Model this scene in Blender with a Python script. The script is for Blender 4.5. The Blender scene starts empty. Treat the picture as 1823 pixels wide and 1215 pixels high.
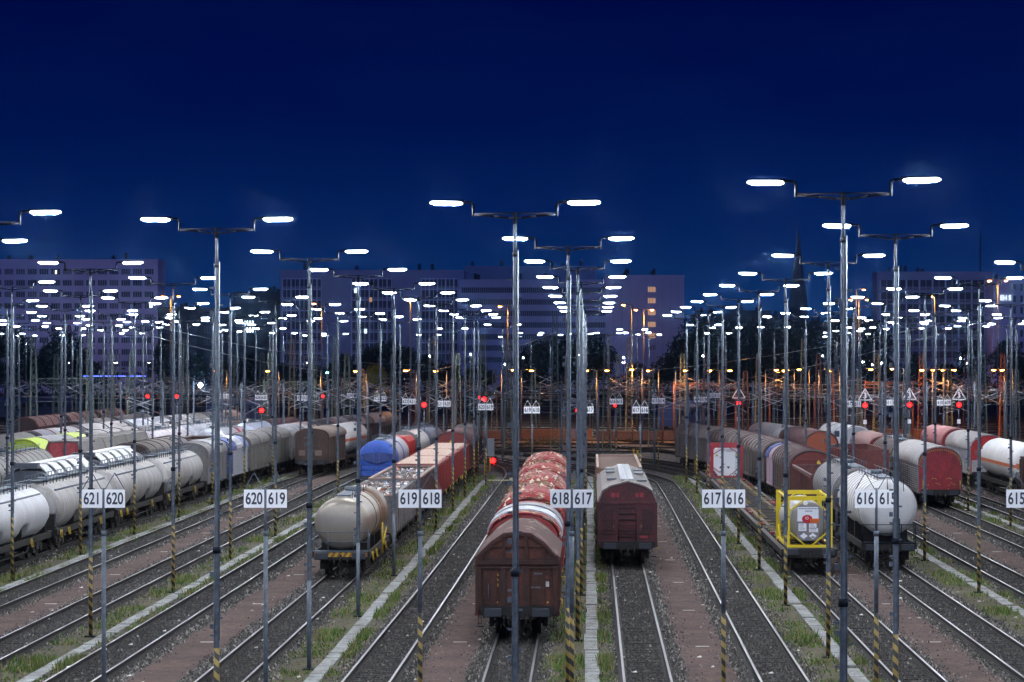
import bpy, math, random
import numpy as np
from mathutils import Vector, Matrix
random.seed(7); RNG = np.random.default_rng(11)
C = bpy.context.scene.collection; SC = bpy.context.scene
R = math.radians
# ---------------------------------------------------------------- camera, sky, exposure
CAMZ = 10.5
cam = bpy.data.objects.new('camera', bpy.data.cameras.new('camera')); C.objects.link(cam); SC.camera = cam
cam.location = (0, 0, CAMZ); cam.rotation_euler = (R(90), 0, 0)
cam.data.lens = 94.8; cam.data.sensor_width = 36; cam.data.clip_end = 8000; cam.data.clip_start = 1
cam.data.shift_x = -138.5/1823; cam.data.shift_y = 30.5/1823
W = bpy.data.worlds.new('World'); SC.world = W; W.use_nodes = True
def build_world():
    nt = W.node_tree; N = nt.nodes; L = nt.links; bg = N['Background']
    tc = N.new('ShaderNodeTexCoord'); sep = N.new('ShaderNodeSeparateXYZ'); L.new(tc.outputs['Generated'], sep.inputs[0])
    ramp = N.new('ShaderNodeValToRGB'); L.new(sep.outputs['Z'], ramp.inputs[0])
    cr = ramp.color_ramp; cr.elements[0].position = 0.0; cr.elements[0].color = (.0004, .034, .130, 1)
    cr.elements[1].position = 1.0; cr.elements[1].color = (.001, .0035, .05, 1)
    for p, c in ((.018, (.0002, .027, .120, 1)), (.05, (.0000, .0130, .092, 1)), (.09, (.0000, .0052, .068, 1)), (.133, (.0000, .0026, .054, 1))):
        e = cr.elements.new(p); e.color = c
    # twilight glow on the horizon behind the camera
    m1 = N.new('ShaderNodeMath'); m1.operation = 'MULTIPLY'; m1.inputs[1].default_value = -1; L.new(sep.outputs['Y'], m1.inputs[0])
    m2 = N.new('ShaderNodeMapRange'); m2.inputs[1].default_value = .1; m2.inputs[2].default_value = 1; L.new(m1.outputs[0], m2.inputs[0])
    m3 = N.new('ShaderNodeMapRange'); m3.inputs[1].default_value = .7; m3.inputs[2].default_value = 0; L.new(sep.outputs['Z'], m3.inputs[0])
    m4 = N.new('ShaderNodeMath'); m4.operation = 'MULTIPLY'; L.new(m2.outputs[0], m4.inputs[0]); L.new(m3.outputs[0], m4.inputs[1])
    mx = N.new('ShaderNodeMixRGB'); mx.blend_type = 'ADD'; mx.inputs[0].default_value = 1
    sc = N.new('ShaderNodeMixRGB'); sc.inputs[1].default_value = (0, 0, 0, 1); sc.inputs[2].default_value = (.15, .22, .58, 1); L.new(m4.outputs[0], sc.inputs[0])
    # faint streaks of thin cloud
    mpc = N.new('ShaderNodeMapping'); mpc.inputs['Scale'].default_value = (9, 9, 26); L.new(tc.outputs['Generated'], mpc.inputs[0])
    nz = N.new('ShaderNodeTexNoise'); nz.inputs['Scale'].default_value = 1; nz.inputs['Detail'].default_value = 7; nz.inputs['Roughness'].default_value = .55; L.new(mpc.outputs[0], nz.inputs[0])
    rc = N.new('ShaderNodeMapRange'); rc.inputs[1].default_value = .42; rc.inputs[2].default_value = .78; rc.inputs[3].default_value = 0; rc.inputs[4].default_value = .16; L.new(nz.outputs[0], rc.inputs[0])
    cl = N.new('ShaderNodeMixRGB'); cl.inputs[2].default_value = (.001, .026, .105, 1); L.new(rc.outputs[0], cl.inputs[0]); L.new(ramp.outputs[0], cl.inputs[1])
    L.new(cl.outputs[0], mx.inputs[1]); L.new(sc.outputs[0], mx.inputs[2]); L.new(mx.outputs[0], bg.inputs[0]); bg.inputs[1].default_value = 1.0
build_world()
SC.view_settings.view_transform = 'Standard'; SC.view_settings.look = 'None'; SC.view_settings.exposure = 0; SC.view_settings.gamma = 1
SC.cycles.use_denoising = True; SC.cycles.max_bounces = 5; SC.cycles.diffuse_bounces = 2; SC.cycles.glossy_bounces = 2
SC.cycles.transparent_max_bounces = 6; SC.cycles.use_light_tree = True; SC.cycles.sample_clamp_indirect = 3
LAMP_E = 1250.0
# ---------------------------------------------------------------- materials
_M = {}
def mat(name, col, rough=.6, metal=0., dirt=None, damt=.5, dscale=(1.2, 1.2, .35), bump=0., bscale=30., spec=.5, fine=(.72,1.25)):
    if name in _M: return _M[name]
    m = bpy.data.materials.new(name); m.use_nodes = True; nt = m.node_tree; N = nt.nodes; L = nt.links; b = N['Principled BSDF']
    b.inputs['Roughness'].default_value = rough; b.inputs['Metallic'].default_value = metal; b.inputs['Specular IOR Level'].default_value = spec
    tc = N.new('ShaderNodeTexCoord')
    col4 = (*col, 1)
    if dirt is not None:
        mp = N.new('ShaderNodeMapping'); mp.inputs['Scale'].default_value = dscale; L.new(tc.outputs['Object'], mp.inputs[0])
        n = N.new('ShaderNodeTexNoise'); n.inputs['Scale'].default_value = 1; n.inputs['Detail'].default_value = 8; n.inputs['Roughness'].default_value = .7
        L.new(mp.outputs[0], n.inputs[0])
        r = N.new('ShaderNodeMapRange'); r.inputs[1].default_value = .5-.28*damt; r.inputs[2].default_value = .68; r.inputs[3].default_value = 0; r.inputs[4].default_value = min(1, damt*1.5)
        L.new(n.outputs[0], r.inputs[0])
        mx = N.new('ShaderNodeMixRGB'); mx.inputs[1].default_value = col4; mx.inputs[2].default_value = (*dirt, 1); L.new(r.outputs[0], mx.inputs[0])
        n2 = N.new('ShaderNodeTexNoise'); n2.inputs['Scale'].default_value = 9; n2.inputs['Detail'].default_value = 5; L.new(tc.outputs['Object'], n2.inputs[0])
        r2 = N.new('ShaderNodeMapRange'); r2.inputs[1].default_value = .3; r2.inputs[2].default_value = .7; r2.inputs[3].default_value = fine[0]; r2.inputs[4].default_value = fine[1]; L.new(n2.outputs[0], r2.inputs[0])
        mu = N.new('ShaderNodeMixRGB'); mu.blend_type = 'MULTIPLY'; mu.inputs[0].default_value = 1; L.new(mx.outputs[0], mu.inputs[1]); L.new(r2.outputs[0], mu.inputs[2])
        L.new(mu.outputs[0], b.inputs['Base Color'])
    else:
        b.inputs['Base Color'].default_value = col4
    if bump:
        nb = N.new('ShaderNodeTexNoise'); nb.inputs['Scale'].default_value = bscale; nb.inputs['Detail'].default_value = 6; L.new(tc.outputs['Object'], nb.inputs[0])
        bp = N.new('ShaderNodeBump'); bp.inputs['Strength'].default_value = bump; bp.inputs['Distance'].default_value = .05; L.new(nb.outputs[0], bp.inputs['Height']); L.new(bp.outputs[0], b.inputs['Normal'])
    _M[name] = m; return m
def emis(name, col, e):
    if name in _M: return _M[name]
    m = bpy.data.materials.new(name); m.use_nodes = True; b = m.node_tree.nodes['Principled BSDF']
    b.inputs['Base Color'].default_value = (*col, 1); b.inputs['Emission Color'].default_value = (*col, 1); b.inputs['Emission Strength'].default_value = e
    _M[name] = m; return m
def ground_mat(name, cols, scale, big=None, bumpd=.03, rough=.9, stretch=(1, 1, 1), vor=True):
    """gravel / soil: voronoi grains coloured through a ramp, large patches over them"""
    m = bpy.data.materials.new(name); m.use_nodes = True; nt = m.node_tree; N = nt.nodes; L = nt.links; b = N['Principled BSDF']
    b.inputs['Roughness'].default_value = rough; b.inputs['Specular IOR Level'].default_value = .3
    tc = N.new('ShaderNodeTexCoord'); mp = N.new('ShaderNodeMapping'); mp.inputs['Scale'].default_value = stretch; L.new(tc.outputs['Object'], mp.inputs[0])
    v = N.new('ShaderNodeTexVoronoi'); v.inputs['Scale'].default_value = scale; L.new(mp.outputs[0], v.inputs[0])
    s = N.new('ShaderNodeSeparateColor'); L.new(v.outputs['Color'], s.inputs[0])
    n = N.new('ShaderNodeTexNoise'); n.inputs['Scale'].default_value = .45; n.inputs['Detail'].default_value = 10; n.inputs['Roughness'].default_value = .72; L.new(tc.outputs['Object'], n.inputs[0])
    n3 = N.new('ShaderNodeTexNoise'); n3.inputs['Scale'].default_value = scale*.22; n3.inputs['Detail'].default_value = 6; L.new(mp.outputs[0], n3.inputs[0])
    a = N.new('ShaderNodeMath'); a.operation = 'MULTIPLY_ADD'; a.inputs[1].default_value = .45 if vor else .1; L.new(s.outputs[0], a.inputs[0])
    a2 = N.new('ShaderNodeMath'); a2.operation = 'MULTIPLY_ADD'; a2.inputs[1].default_value = .8; a2.inputs[2].default_value = -.12 if vor else .05; L.new(n3.outputs[0], a2.inputs[0]); L.new(a2.outputs[0], a.inputs[2])
    r = N.new('ShaderNodeValToRGB'); cr = r.color_ramp
    cr.elements[0].position = .15; cr.elements[0].color = (*cols[0], 1); cr.elements[1].position = .9; cr.elements[1].color = (*cols[-1], 1)
    for i, c in enumerate(cols[1:-1]): e = cr.elements.new(.15+.75*(i+1)/(len(cols)-1)); e.color = (*c, 1)
    L.new(a.outputs[0], r.inputs[0]); out = r.outputs[0]
    if big:
        rr = N.new('ShaderNodeMapRange'); rr.inputs[1].default_value = .40; rr.inputs[2].default_value = .64; L.new(n.outputs[0], rr.inputs[0])
        mx = N.new('ShaderNodeMixRGB'); mx.blend_type = 'MIX'; L.new(rr.outputs[0], mx.inputs[0]); L.new(out, mx.inputs[1])
        mm = N.new('ShaderNodeMixRGB'); mm.blend_type = 'MULTIPLY'; mm.inputs[0].default_value = 1; L.new(out, mm.inputs[1]); mm.inputs[2].default_value = (*big, 1); L.new(mm.outputs[0], mx.inputs[2]); out = mx.outputs[0]
    L.new(out, b.inputs['Base Color'])
    bp = N.new('ShaderNodeBump'); bp.inputs['Strength'].default_value = .8; bp.inputs['Distance'].default_value = bumpd; L.new(a.outputs[0], bp.inputs['Height']); L.new(bp.outputs[0], b.inputs['Normal'])
    return m
def stripe_mat():
    m = bpy.data.materials.new('hazard stripes'); m.use_nodes = True; nt = m.node_tree; N = nt.nodes; L = nt.links; b = N['Principled BSDF']
    tc = N.new('ShaderNodeTexCoord'); s = N.new('ShaderNodeSeparateXYZ'); L.new(tc.outputs['Object'], s.inputs[0])
    a = N.new('ShaderNodeMath'); a.operation = 'MULTIPLY_ADD'; a.inputs[1].default_value = 1.0; L.new(s.outputs['X'], a.inputs[0]); L.new(s.outputs['Z'], a.inputs[2])
    d = N.new('ShaderNodeMath'); d.operation = 'DIVIDE'; d.inputs[1].default_value = .34; L.new(a.outputs[0], d.inputs[0])
    f = N.new('ShaderNodeMath'); f.operation = 'FRACT'; L.new(d.outputs[0], f.inputs[0])
    g = N.new('ShaderNodeMath'); g.operation = 'GREATER_THAN'; g.inputs[1].default_value = .5; L.new(f.outputs[0], g.inputs[0])
    mx = N.new('ShaderNodeMixRGB'); mx.inputs[1].default_value = (.013, .013, .013, 1); mx.inputs[2].default_value = (.24, .17, .035, 1); L.new(g.outputs[0], mx.inputs[0])
    L.new(mx.outputs[0], b.inputs['Base Color']); b.inputs['Roughness'].default_value = .6; return m
def pit_mat(name, base, patch, patch2, sc=1.6, thr=.56):
    """paint that peels away in blotches"""
    m = bpy.data.materials.new(name); m.use_nodes = True; nt = m.node_tree; N = nt.nodes; L = nt.links; b = N['Principled BSDF']; b.inputs['Roughness'].default_value = .75
    tc = N.new('ShaderNodeTexCoord'); mp = N.new('ShaderNodeMapping'); mp.inputs['Scale'].default_value = (1,.38,1); L.new(tc.outputs['Object'], mp.inputs[0]); n = N.new('ShaderNodeTexNoise'); n.inputs['Scale'].default_value = sc; n.inputs['Detail'].default_value = 6; n.inputs['Roughness'].default_value = .6; n.inputs['Distortion'].default_value = .8; L.new(mp.outputs[0], n.inputs[0])
    n2 = N.new('ShaderNodeTexNoise'); n2.inputs['Scale'].default_value = sc*2.7; n2.inputs['Detail'].default_value = 5; L.new(mp.outputs[0], n2.inputs[0])
    r = N.new('ShaderNodeMapRange'); r.inputs[1].default_value = thr; r.inputs[2].default_value = thr+.015; L.new(n.outputs[0], r.inputs[0])
    r2 = N.new('ShaderNodeMapRange'); r2.inputs[1].default_value = .46; r2.inputs[2].default_value = .56; L.new(n2.outputs[0], r2.inputs[0])
    pm = N.new('ShaderNodeMixRGB'); pm.inputs[1].default_value = (*patch, 1); pm.inputs[2].default_value = (*patch2, 1); L.new(r2.outputs[0], pm.inputs[0])
    mx = N.new('ShaderNodeMixRGB'); mx.inputs[1].default_value = (*base, 1); L.new(r.outputs[0], mx.inputs[0]); L.new(pm.outputs[0], mx.inputs[2])
    L.new(mx.outputs[0], b.inputs['Base Color'])
    bp = N.new('ShaderNodeBump'); bp.inputs['Strength'].default_value = 1; bp.inputs['Distance'].default_value = .08; L.new(n.outputs[0], bp.inputs['Height']); L.new(bp.outputs[0], b.inputs['Normal'])
    return m
GALV = mat('galvanised steel', (.135, .165, .205), .6, .15, (.07, .09, .12), .6, (3, 3, .5))
GALVD = mat('dark coated steel', (.008, .012, .022), .75, 0, spec=.15)
STRIPE = stripe_mat()
BLK = mat('black running gear', (.010, .010, .010), .65, .2, (.03, .024, .02), .5, (3, 3, 3))
DRK = mat('dark frame steel', (.012, .012, .013), .6, .2, (.03, .024, .02), .4, (3, 3, 3))
YEL = mat('yellow paint', (.62, .42, .03), .5, 0, (.25, .18, .05), .3, (3, 3, 3))
WHT = mat('white enamel', (.78, .79, .82), .4)
WHEEL = mat('wheel steel', (.06, .05, .045), .45, .7)
GLAMP = emis('cool white lamp', (.90,.95,1.0), LAMP_E); GSIDE = emis('lamp side glass', (.86,.93,1.0), 16)
REDL = emis('red signal lamp', (1, .004, .004), 22)
SODL = emis('sodium lamp', (1, .36, .07), 1900)
SODC = emis('orange lamp glass', (1, .36, .07), 7)
SODB = emis('sodium flood lamp', (1, .43, .09), 1300)
# ---------------------------------------------------------------- mesh builder
class MB:
    def __init__(s): s.v = []; s.f = []; s.m = []; s.sm = []
    def face(s, idx, m=0, sm=False): s.f.append(tuple(idx)); s.m.append(m); s.sm.append(sm)
    def add(s, vs, fs, m=0, sm=False):
        o = len(s.v); s.v += [tuple(v) for v in vs]
        for f in fs: s.face([i+o for i in f], m, sm)
    def box(s, x0, x1, y0, y1, z0, z1, m=0):
        s.add([(x0,y0,z0),(x1,y0,z0),(x1,y1,z0),(x0,y1,z0),(x0,y0,z1),(x1,y0,z1),(x1,y1,z1),(x0,y1,z1)],
              [(0,3,2,1),(4,5,6,7),(0,1,5,4),(1,2,6,5),(2,3,7,6),(3,0,4,7)], m)
    def beam(s, a, b, w, h=None, m=0):
        """square bar from a to b"""
        h = h or w; a = Vector(a); b = Vector(b); d = (b-a)
        if d.length < 1e-6: return
        d.normalize(); up = Vector((0,0,1)) if abs(d.z) < .95 else Vector((0,1,0)); x = d.cross(up).normalized(); y = x.cross(d)
        vs = [p+x*sx*w/2+y*sy*h/2 for p in (a,b) for sx,sy in ((-1,-1),(1,-1),(1,1),(-1,1))]
        s.add(vs, [(0,1,2,3),(7,6,5,4),(0,4,5,1),(1,5,6,2),(2,6,7,3),(3,7,4,0)], m)
    def tube(s, a, b, r0, r1=None, n=8, m=0, caps=True, sm=True):
        r1 = r0 if r1 is None else r1; a = Vector(a); b = Vector(b); d = (b-a).normalized(); up = Vector((0,0,1)) if abs(d.z) < .95 else Vector((0,1,0)); x = d.cross(up).normalized(); y = x.cross(d)
        vs = [p+(x*math.cos(2*math.pi*i/n)+y*math.sin(2*math.pi*i/n))*r for p,r in ((a,r0),(b,r1)) for i in range(n)]
        o = len(s.v); s.v += [tuple(v) for v in vs]
        for i in range(n): j=(i+1)%n; s.face((o+i,o+n+i,o+n+j,o+j), m, sm)
        if caps: s.face([o+i for i in range(n)], m); s.face([o+n+i for i in reversed(range(n))], m)
    def path(s, pts, r, n=6, m=0):
        for a, b in zip(pts, pts[1:]): s.tube(a, b, r, r, n, m)
    def loft(s, rings, m=0, sm=True, close=True, caps=True, mf=None):
        """rings: list of equal-length point lists"""
        n = len(rings[0]); o = len(s.v)
        for r in rings: s.v += [tuple(p) for p in r]
        for k in range(len(rings)-1):
            for i in range(n if close else n-1):
                j = (i+1) % n; idx = (o+k*n+i, o+k*n+j, o+(k+1)*n+j, o+(k+1)*n+i)
                mm = mf(k, i) if mf else m
                s.face(idx, mm, sm)
        if caps: s.face([o+i for i in reversed(range(n))], m); s.face([o+(len(rings)-1)*n+i for i in range(n)], m)
    def mesh(s, name, mats):
        me = bpy.data.meshes.new(name); me.from_pydata(s.v, [], s.f)
        if not isinstance(mats, (list, tuple)): mats = [mats]
        for m in mats: me.materials.append(m)
        me.polygons.foreach_set('material_index', s.m); me.polygons.foreach_set('use_smooth', s.sm); me.update(); return me
    def build(s, name, mats, parent=None): return obj(name, s.mesh(name, mats), parent)
def obj(name, data, parent=None, loc=None, rz=0):
    o = bpy.data.objects.new(name, data); C.objects.link(o)
    if parent is not None: o.parent = parent
    if loc is not None: o.location = loc
    if rz: o.rotation_euler.z = rz
    return o
def tag(o, label=None, cat=None, group=None, kind=None):
    if label: o['label'] = label
    if cat: o['category'] = cat
    if group: o['group'] = group
    if kind: o['kind'] = kind
    return o
def thing(name, label, cat, loc=(0,0,0), rz=0, group=None):
    return tag(obj(name, None, None, loc, rz), label, cat, group)
def copy_tree(o, parent=None):
    c = o.copy(); C.objects.link(c); c.parent = parent
    for ch in list(o.children): copy_tree(ch, c)
    return c
def text_mesh(s, size, m, ext=.004, narrow=.92, bold=.0):
    cu = bpy.data.curves.new('t', 'FONT'); cu.body = s; cu.size = size; cu.align_x = 'CENTER'; cu.align_y = 'CENTER'; cu.extrude = ext; cu.offset = bold
    o = bpy.data.objects.new('t', cu); C.objects.link(o); bpy.context.view_layer.update()
    me = bpy.data.meshes.new_from_object(o.evaluated_get(bpy.context.evaluated_depsgraph_get())); bpy.data.objects.remove(o)
    me.materials.clear(); me.materials.append(m)
    me.transform(Matrix.Diagonal((narrow,1,1,1))); me.transform(Matrix.Rotation(R(90), 4, 'X')); return me
ORD = ['nearest','second','third','fourth','fifth','sixth','seventh','eighth','ninth','tenth','eleventh','twelfth','thirteenth','fourteenth','fifteenth','sixteenth','seventeenth','eighteenth','nineteenth','twentieth']
FPX = 4800.
def P(px, D): return (px-1050)*D/FPX
def PZ(py, D): return CAMZ-(py-638)*D/FPX
# ---------------------------------------------------------------- tracks
TR = {
 627: [(80,-43.3),(200,-43.3),(230,-42.5),(260,-41),(300,-38)],
 628: [(80,-47.6),(230,-47.6),(260,-46.5),(300,-44)],
 629: [(80,-52.3),(300,-51.5),(340,-49)],
 631: [(80,-62),(400,-61)],
 626: [(80,-38.8),(210,-38.8),(240,-38.2),(270,-36.8),(310,-33)],
 625: [(80,-34.3),(210,-34.3),(240,-34),(270,-33.2),(300,-31.5),(340,-26)],
 624: [(80,-29.7),(205,-29.7),(235,-29.2),(262,-28.3),(290,-26.6),(320,-23.5),(350,-19)],
 623: [(80,-25.2),(215,-25.2),(245,-24.6),(275,-22.7),(300,-20),(330,-15)],
 622: [(80,-20.9),(210,-20.9),(240,-20.6),(270,-19.4),(300,-16.5),(330,-12)],
 621: [(80,-16.6),(225,-16.4),(250,-15.8),(280,-13.9),(310,-10.5)],
 620: [(80,-11.8),(200,-11.6),(240,-11.5),(262,-11.8),(285,-14),(310,-19),(340,-28)],
 619: [(80,-7.15),(140,-6.8),(235,-6.6),(250,-7.2),(264,-9),(280,-14),(298,-23),(320,-36)],
 618: [(80,-2.64),(160,-2.75),(225,-3),(250,-4),(268,-7),(285,-12),(303,-22),(325,-36)],
 617: [(80,1.85),(220,1.9),(238,1),(255,-2.5),(270,-7.5),(290,-17),(310,-29)],
 616: [(80,6.2),(190,6.4),(222,6.3),(236,5.2),(248,2.6),(260,-1.5),(276,-9),(296,-21),(320,-36)],
 615: [(80,10.6),(205,10.5),(232,9.7),(250,7.4),(266,3.5),(284,-4),(305,-15),(330,-30)],
 614: [(80,14.75),(150,14.75),(185,14.9),(212,14.2),(235,12.8),(258,9.6),(280,4),(305,-6),(335,-21)],
 613: [(80,19.7),(225,19.7),(250,18.4),(275,14.6),(300,8.5),(330,-2),(360,-14)],
 612: [(80,24.3),(235,24.2),(262,22.8),(290,18.5),(320,11),(360,-2)],
 611: [(80,28.4),(240,28.4),(270,27),(300,22.5),(340,12)],
 610: [(80,32),(240,31.9),(275,30),(310,25),(350,15)],
}
def tx(t, y):
    pts = TR[t]; ys = [p[0] for p in pts]; xs = [p[1] for p in pts]
    n = len(ys)
    if y <= ys[0]: return xs[0]
    if y >= ys[-1]: return xs[-1]+(y-ys[-1])*(xs[-1]-xs[-2])/(ys[-1]-ys[-2])
    d = [0.]*n
    s = [(xs[i+1]-xs[i])/(ys[i+1]-ys[i]) for i in range(n-1)]
    d[0] = s[0]; d[-1] = s[-1]
    for i in range(1, n-1): d[i] = 0 if s[i-1]*s[i] <= 0 else 2*s[i-1]*s[i]/(s[i-1]+s[i])
    i = max(k for k in range(n-1) if ys[k] <= y); h = ys[i+1]-ys[i]; t_ = (y-ys[i])/h
    return (2*t_**3-3*t_**2+1)*xs[i]+(t_**3-2*t_**2+t_)*h*d[i]+(-2*t_**3+3*t_**2)*xs[i+1]+(t_**3-t_**2)*h*d[i+1]
def centre(t, ya, yb, step=3.):
    n = max(2, int((yb-ya)/step)+1); return [(tx(t, ya+(yb-ya)*i/(n-1)), ya+(yb-ya)*i/(n-1)) for i in range(n)]
def strip(mb, pts, off0, off1, z0, z1=None, m=0, jit=0):
    """ribbon along pts between two lateral offsets; a solid bar when z1 is given"""
    L_, R_ = [], []
    for i, (x, y) in enumerate(pts):
        a = pts[max(0, i-1)]; b = pts[min(len(pts)-1, i+1)]; dx, dy = b[0]-a[0], b[1]-a[1]; l = math.hypot(dx, dy); nx, ny = dy/l, -dx/l
        j0, j1 = random.gauss(0,jit), random.gauss(0,jit); L_.append((x+nx*(off0+j0), y+ny*(off0+j0))); R_.append((x+nx*(off1+j1), y+ny*(off1+j1)))
    o = len(mb.v); n = len(pts)
    if z1 is None:
        mb.v += [(p[0],p[1],z0) for p in L_]+[(p[0],p[1],z0) for p in R_]
        for i in range(n-1): mb.face((o+i, o+n+i, o+n+i+1, o+i+1), m)
    else:
        mb.loft([[(a[0],a[1],z0),(b[0],b[1],z0),(b[0],b[1],z1),(a[0],a[1],z1)] for a, b in zip(L_, R_)], m, False)
# ground sheets
G_FAR = ground_mat('dark yard soil', [(.03,.028,.028),(.05,.045,.042),(.08,.07,.06)], 4, (.6,.55,.55))
G_BALL = ground_mat('grey track ballast', [(.018,.017,.017),(.065,.062,.06),(.15,.142,.135),(.42,.41,.39)], 9, (.82,.68,.60), .07, stretch=(1,.6,1))
G_BED = ground_mat('oily dark ballast', [(.006,.006,.006),(.019,.017,.017),(.045,.040,.038),(.22,.20,.19)], 9, (.72,.66,.64), .06, stretch=(.8,.8,1))
G_PATH = ground_mat('red brown cinder path', [(.070,.042,.037),(.120,.073,.064),(.19,.122,.108)], 17, (.50,.52,.54), .03)
G_VERGE = ground_mat('dry verge soil', [(.045,.04,.03),(.10,.085,.055),(.19,.16,.10)], 14, (.55,.62,.42), .03)
CONC = mat('pale concrete', (.38,.40,.42), .85, 0, (.15,.15,.13), .8, (1.5,.6,1), .3, 20)
RAILTOP = mat('polished rail head', (.33,.33,.35), .4, 1.0)
RAILSIDE = mat('rusty rail web and shadow foot', (.014,.011,.011), .8)
SLEEP = mat('weathered sleeper', (.028,.025,.024), .9, 0, (.012,.011,.011), .9, (1.5,1.5,2), .5, 12, fine=(.5,1.6))
mb = MB(); mb.add([(-1500,-200,-.06),(1500,-200,-.06),(1500,2600,-.06),(-1500,2600,-.06)], [(0,1,2,3)])
tag(mb.build('ground', G_FAR), kind='structure')
mb = MB(); mb.add([(-75,40,-.03),(70,40,-.03),(110,420,-.03),(-140,420,-.03)], [(0,1,2,3)])
tag(mb.build('ballast_field_ground', G_BALL), kind='structure')
bed = MB()
for k, t in enumerate(TR): strip(bed, centre(t, 60, 330 if t > 612 else 345, 1), -1.02, 1.02, .0+.004*(k % 3), jit=.06)
tag(bed.build('track_bed_ground', G_BED), kind='structure')
def rail_mb(pts, off):
    mb = MB()
    strip(mb, pts, off-.15, off+.15, .02, .045, 1); strip(mb, pts, off-.09, off+.09, .045, .07, 1); strip(mb, pts, off-.018, off+.018, .07, .185, 1)  # oversized near black foot stands in for the shadow along the rail
    strip(mb, pts, off-.043, off+.043, .185, .215, 1)
    strip(mb, pts, off-.040, off+.040, .217, None, 0); return mb
for t in TR:
    ya, yb = 62, 345 if t <= 612 or t > 622 else 330
    root = thing('railway_track', {618:'track under the near brown boxcar, between signs 619 and 618'}.get(t, 'steel rail track numbered %d on dark ballast' % t), 'railway track', group='parallel sorting tracks')
    pts = centre(t, ya, yb, 2.5)
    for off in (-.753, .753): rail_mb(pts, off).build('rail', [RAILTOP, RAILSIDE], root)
    sl = MB(); y = ya; 
    while y < min(yb, 300):
        x = tx(t, y); a = math.atan2(tx(t, y+1)-x, 1); c, s_ = math.cos(a), math.sin(a); j = random.uniform(-.02,.022)
        vs = [(x+u*c+v*s_, y-u*s_+v*c, z) for z in (-.02,.012+j) for u, v in ((-1.0,-.125+j),(1.0+j*3,-.125),(1.0,.125),(-1.0-j*2,.125+j))]
        sl.add(vs, [(4,5,6,7),(0,1,5,4),(1,2,6,5),(2,3,7,6),(3,0,4,7)]); y += .62 if y < 170 else .66
    so = sl.build('sleepers', SLEEP, root)
# paths between the two tracks of a bay
pth = MB()
for a, b, e in ((616,617,232),(618,619,225),(620,621,232),(622,623,240),(624,625,240),(614,615,215),(612,613,240),(610,611,240),(626,627,240)):
    ys = np.arange(62, e, .8); pts = [((tx(a,y)+tx(b,y))/2, float(y)) for y in ys]; strip(pth, pts, -.86, .80, .012, jit=.05)
tag(pth.build('cinder_path', G_PATH), kind='structure')
# rows of masts: x of the row and stations
ROWX = {'a':-.4, 'b':8.35, 'c':17.35, 'd':26.15, 'e':35.1, 'f':44.0, 'A':-9.45, 'B':-18.72, 'C':-27.1, 'D':-36.3, 'E':-45.4, 'F':-54.5, 'G':-63.6}
def near_shift(y): return 0 if y > 80 else -.00033*(80-y)**2.5*1.7 if y < 80 else 0
def rowx(k, y): return ROWX[k]
verge = MB(); chan = MB(); cross = MB()
for k, X in ROWX.items():
    if k == 'f': continue
    e = {'a':236,'b':236,'c':238,'A':232,'B':240}.get(k, 240)
    pts = [(X+random.uniform(-.03,.03), float(y)) for y in np.arange(62, e, .8)]
    strip(verge, pts, -1.05, 1.35, .008, jit=.12)
    y = 62.
    while y < e-3:
        L_ = 5.6; jx = random.uniform(-.03,.03)
        n = 7
        for i in range(n):
            yy = y+i*L_/n; chan.box(X+.22+jx, X+.70+jx, yy, yy+L_/n-.03, .0, .06+random.uniform(-.012,.012))
        y += L_+random.choice((0,.0,.35,.8))
tag(verge.build('verge_ground', G_VERGE), kind='structure')
tag(chan.build('concrete_channel_path', CONC), kind='structure')
# grass
def grass(name, n, cols, label):
    q = []; keys = [k for k in ROWX if k != 'f']
    y = 78+ (RNG.random(n)**1.7)*160; xr = np.array([ROWX[k] for k in keys])[RNG.integers(0, len(keys), n)]
    off = np.where(RNG.random(n) < .5, RNG.normal(-.35,.40,n), RNG.normal(.92,.26,n)); x = xr+off
    ph = np.sin(y*.9+xr*3)+np.sin(y*.37+xr*1.7)+.8*np.sin(y*2.3+xr)
    keep = (ph > RNG.normal(.25,.7,n)) & (np.abs(x-xr-.46) > .22) & (off < 1.22) & (off > -1.25); x, y = x[keep], y[keep]; n = len(x)
    h = RNG.uniform(.05,.27,n)*(1+.5*np.sin(y*.7)); a = RNG.random(n)*6.28; w = RNG.uniform(.012,.03,n)*(1+y/200); lx = RNG.normal(0,.07,n); ly = RNG.normal(0,.07,n)
    v = np.empty((n,3,3)); v[:,0] = np.stack([x-w*np.cos(a), y-w*np.sin(a), np.full(n,.0)],1); v[:,1] = np.stack([x+w*np.cos(a), y+w*np.sin(a), np.full(n,.0)],1); v[:,2] = np.stack([x+lx, y+ly, h],1)
    me = bpy.data.meshes.new(name); me.vertices.add(n*3); me.vertices.foreach_set('co', v.ravel()); me.loops.add(n*3); me.loops.foreach_set('vertex_index', np.arange(n*3)); me.polygons.add(n)
    me.polygons.foreach_set('loop_start', np.arange(0,n*3,3)); me.polygons.foreach_set('loop_total', np.full(n,3)); me.polygons.foreach_set('material_index', RNG.integers(0,len(cols),n))
    for i, c in enumerate(cols): me.materials.append(mat('%s %d' % (name, i), c, .8))
    me.update(); me.validate(); tag(obj(name, me), label, 'grass', kind='stuff')
grass('grass', 300000, [(.075,.17,.02),(.11,.21,.03),(.16,.19,.05),(.25,.22,.10),(.22,.19,.09),(.05,.10,.02)], 'green and straw coloured weeds along the concrete strips between tracks')
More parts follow.
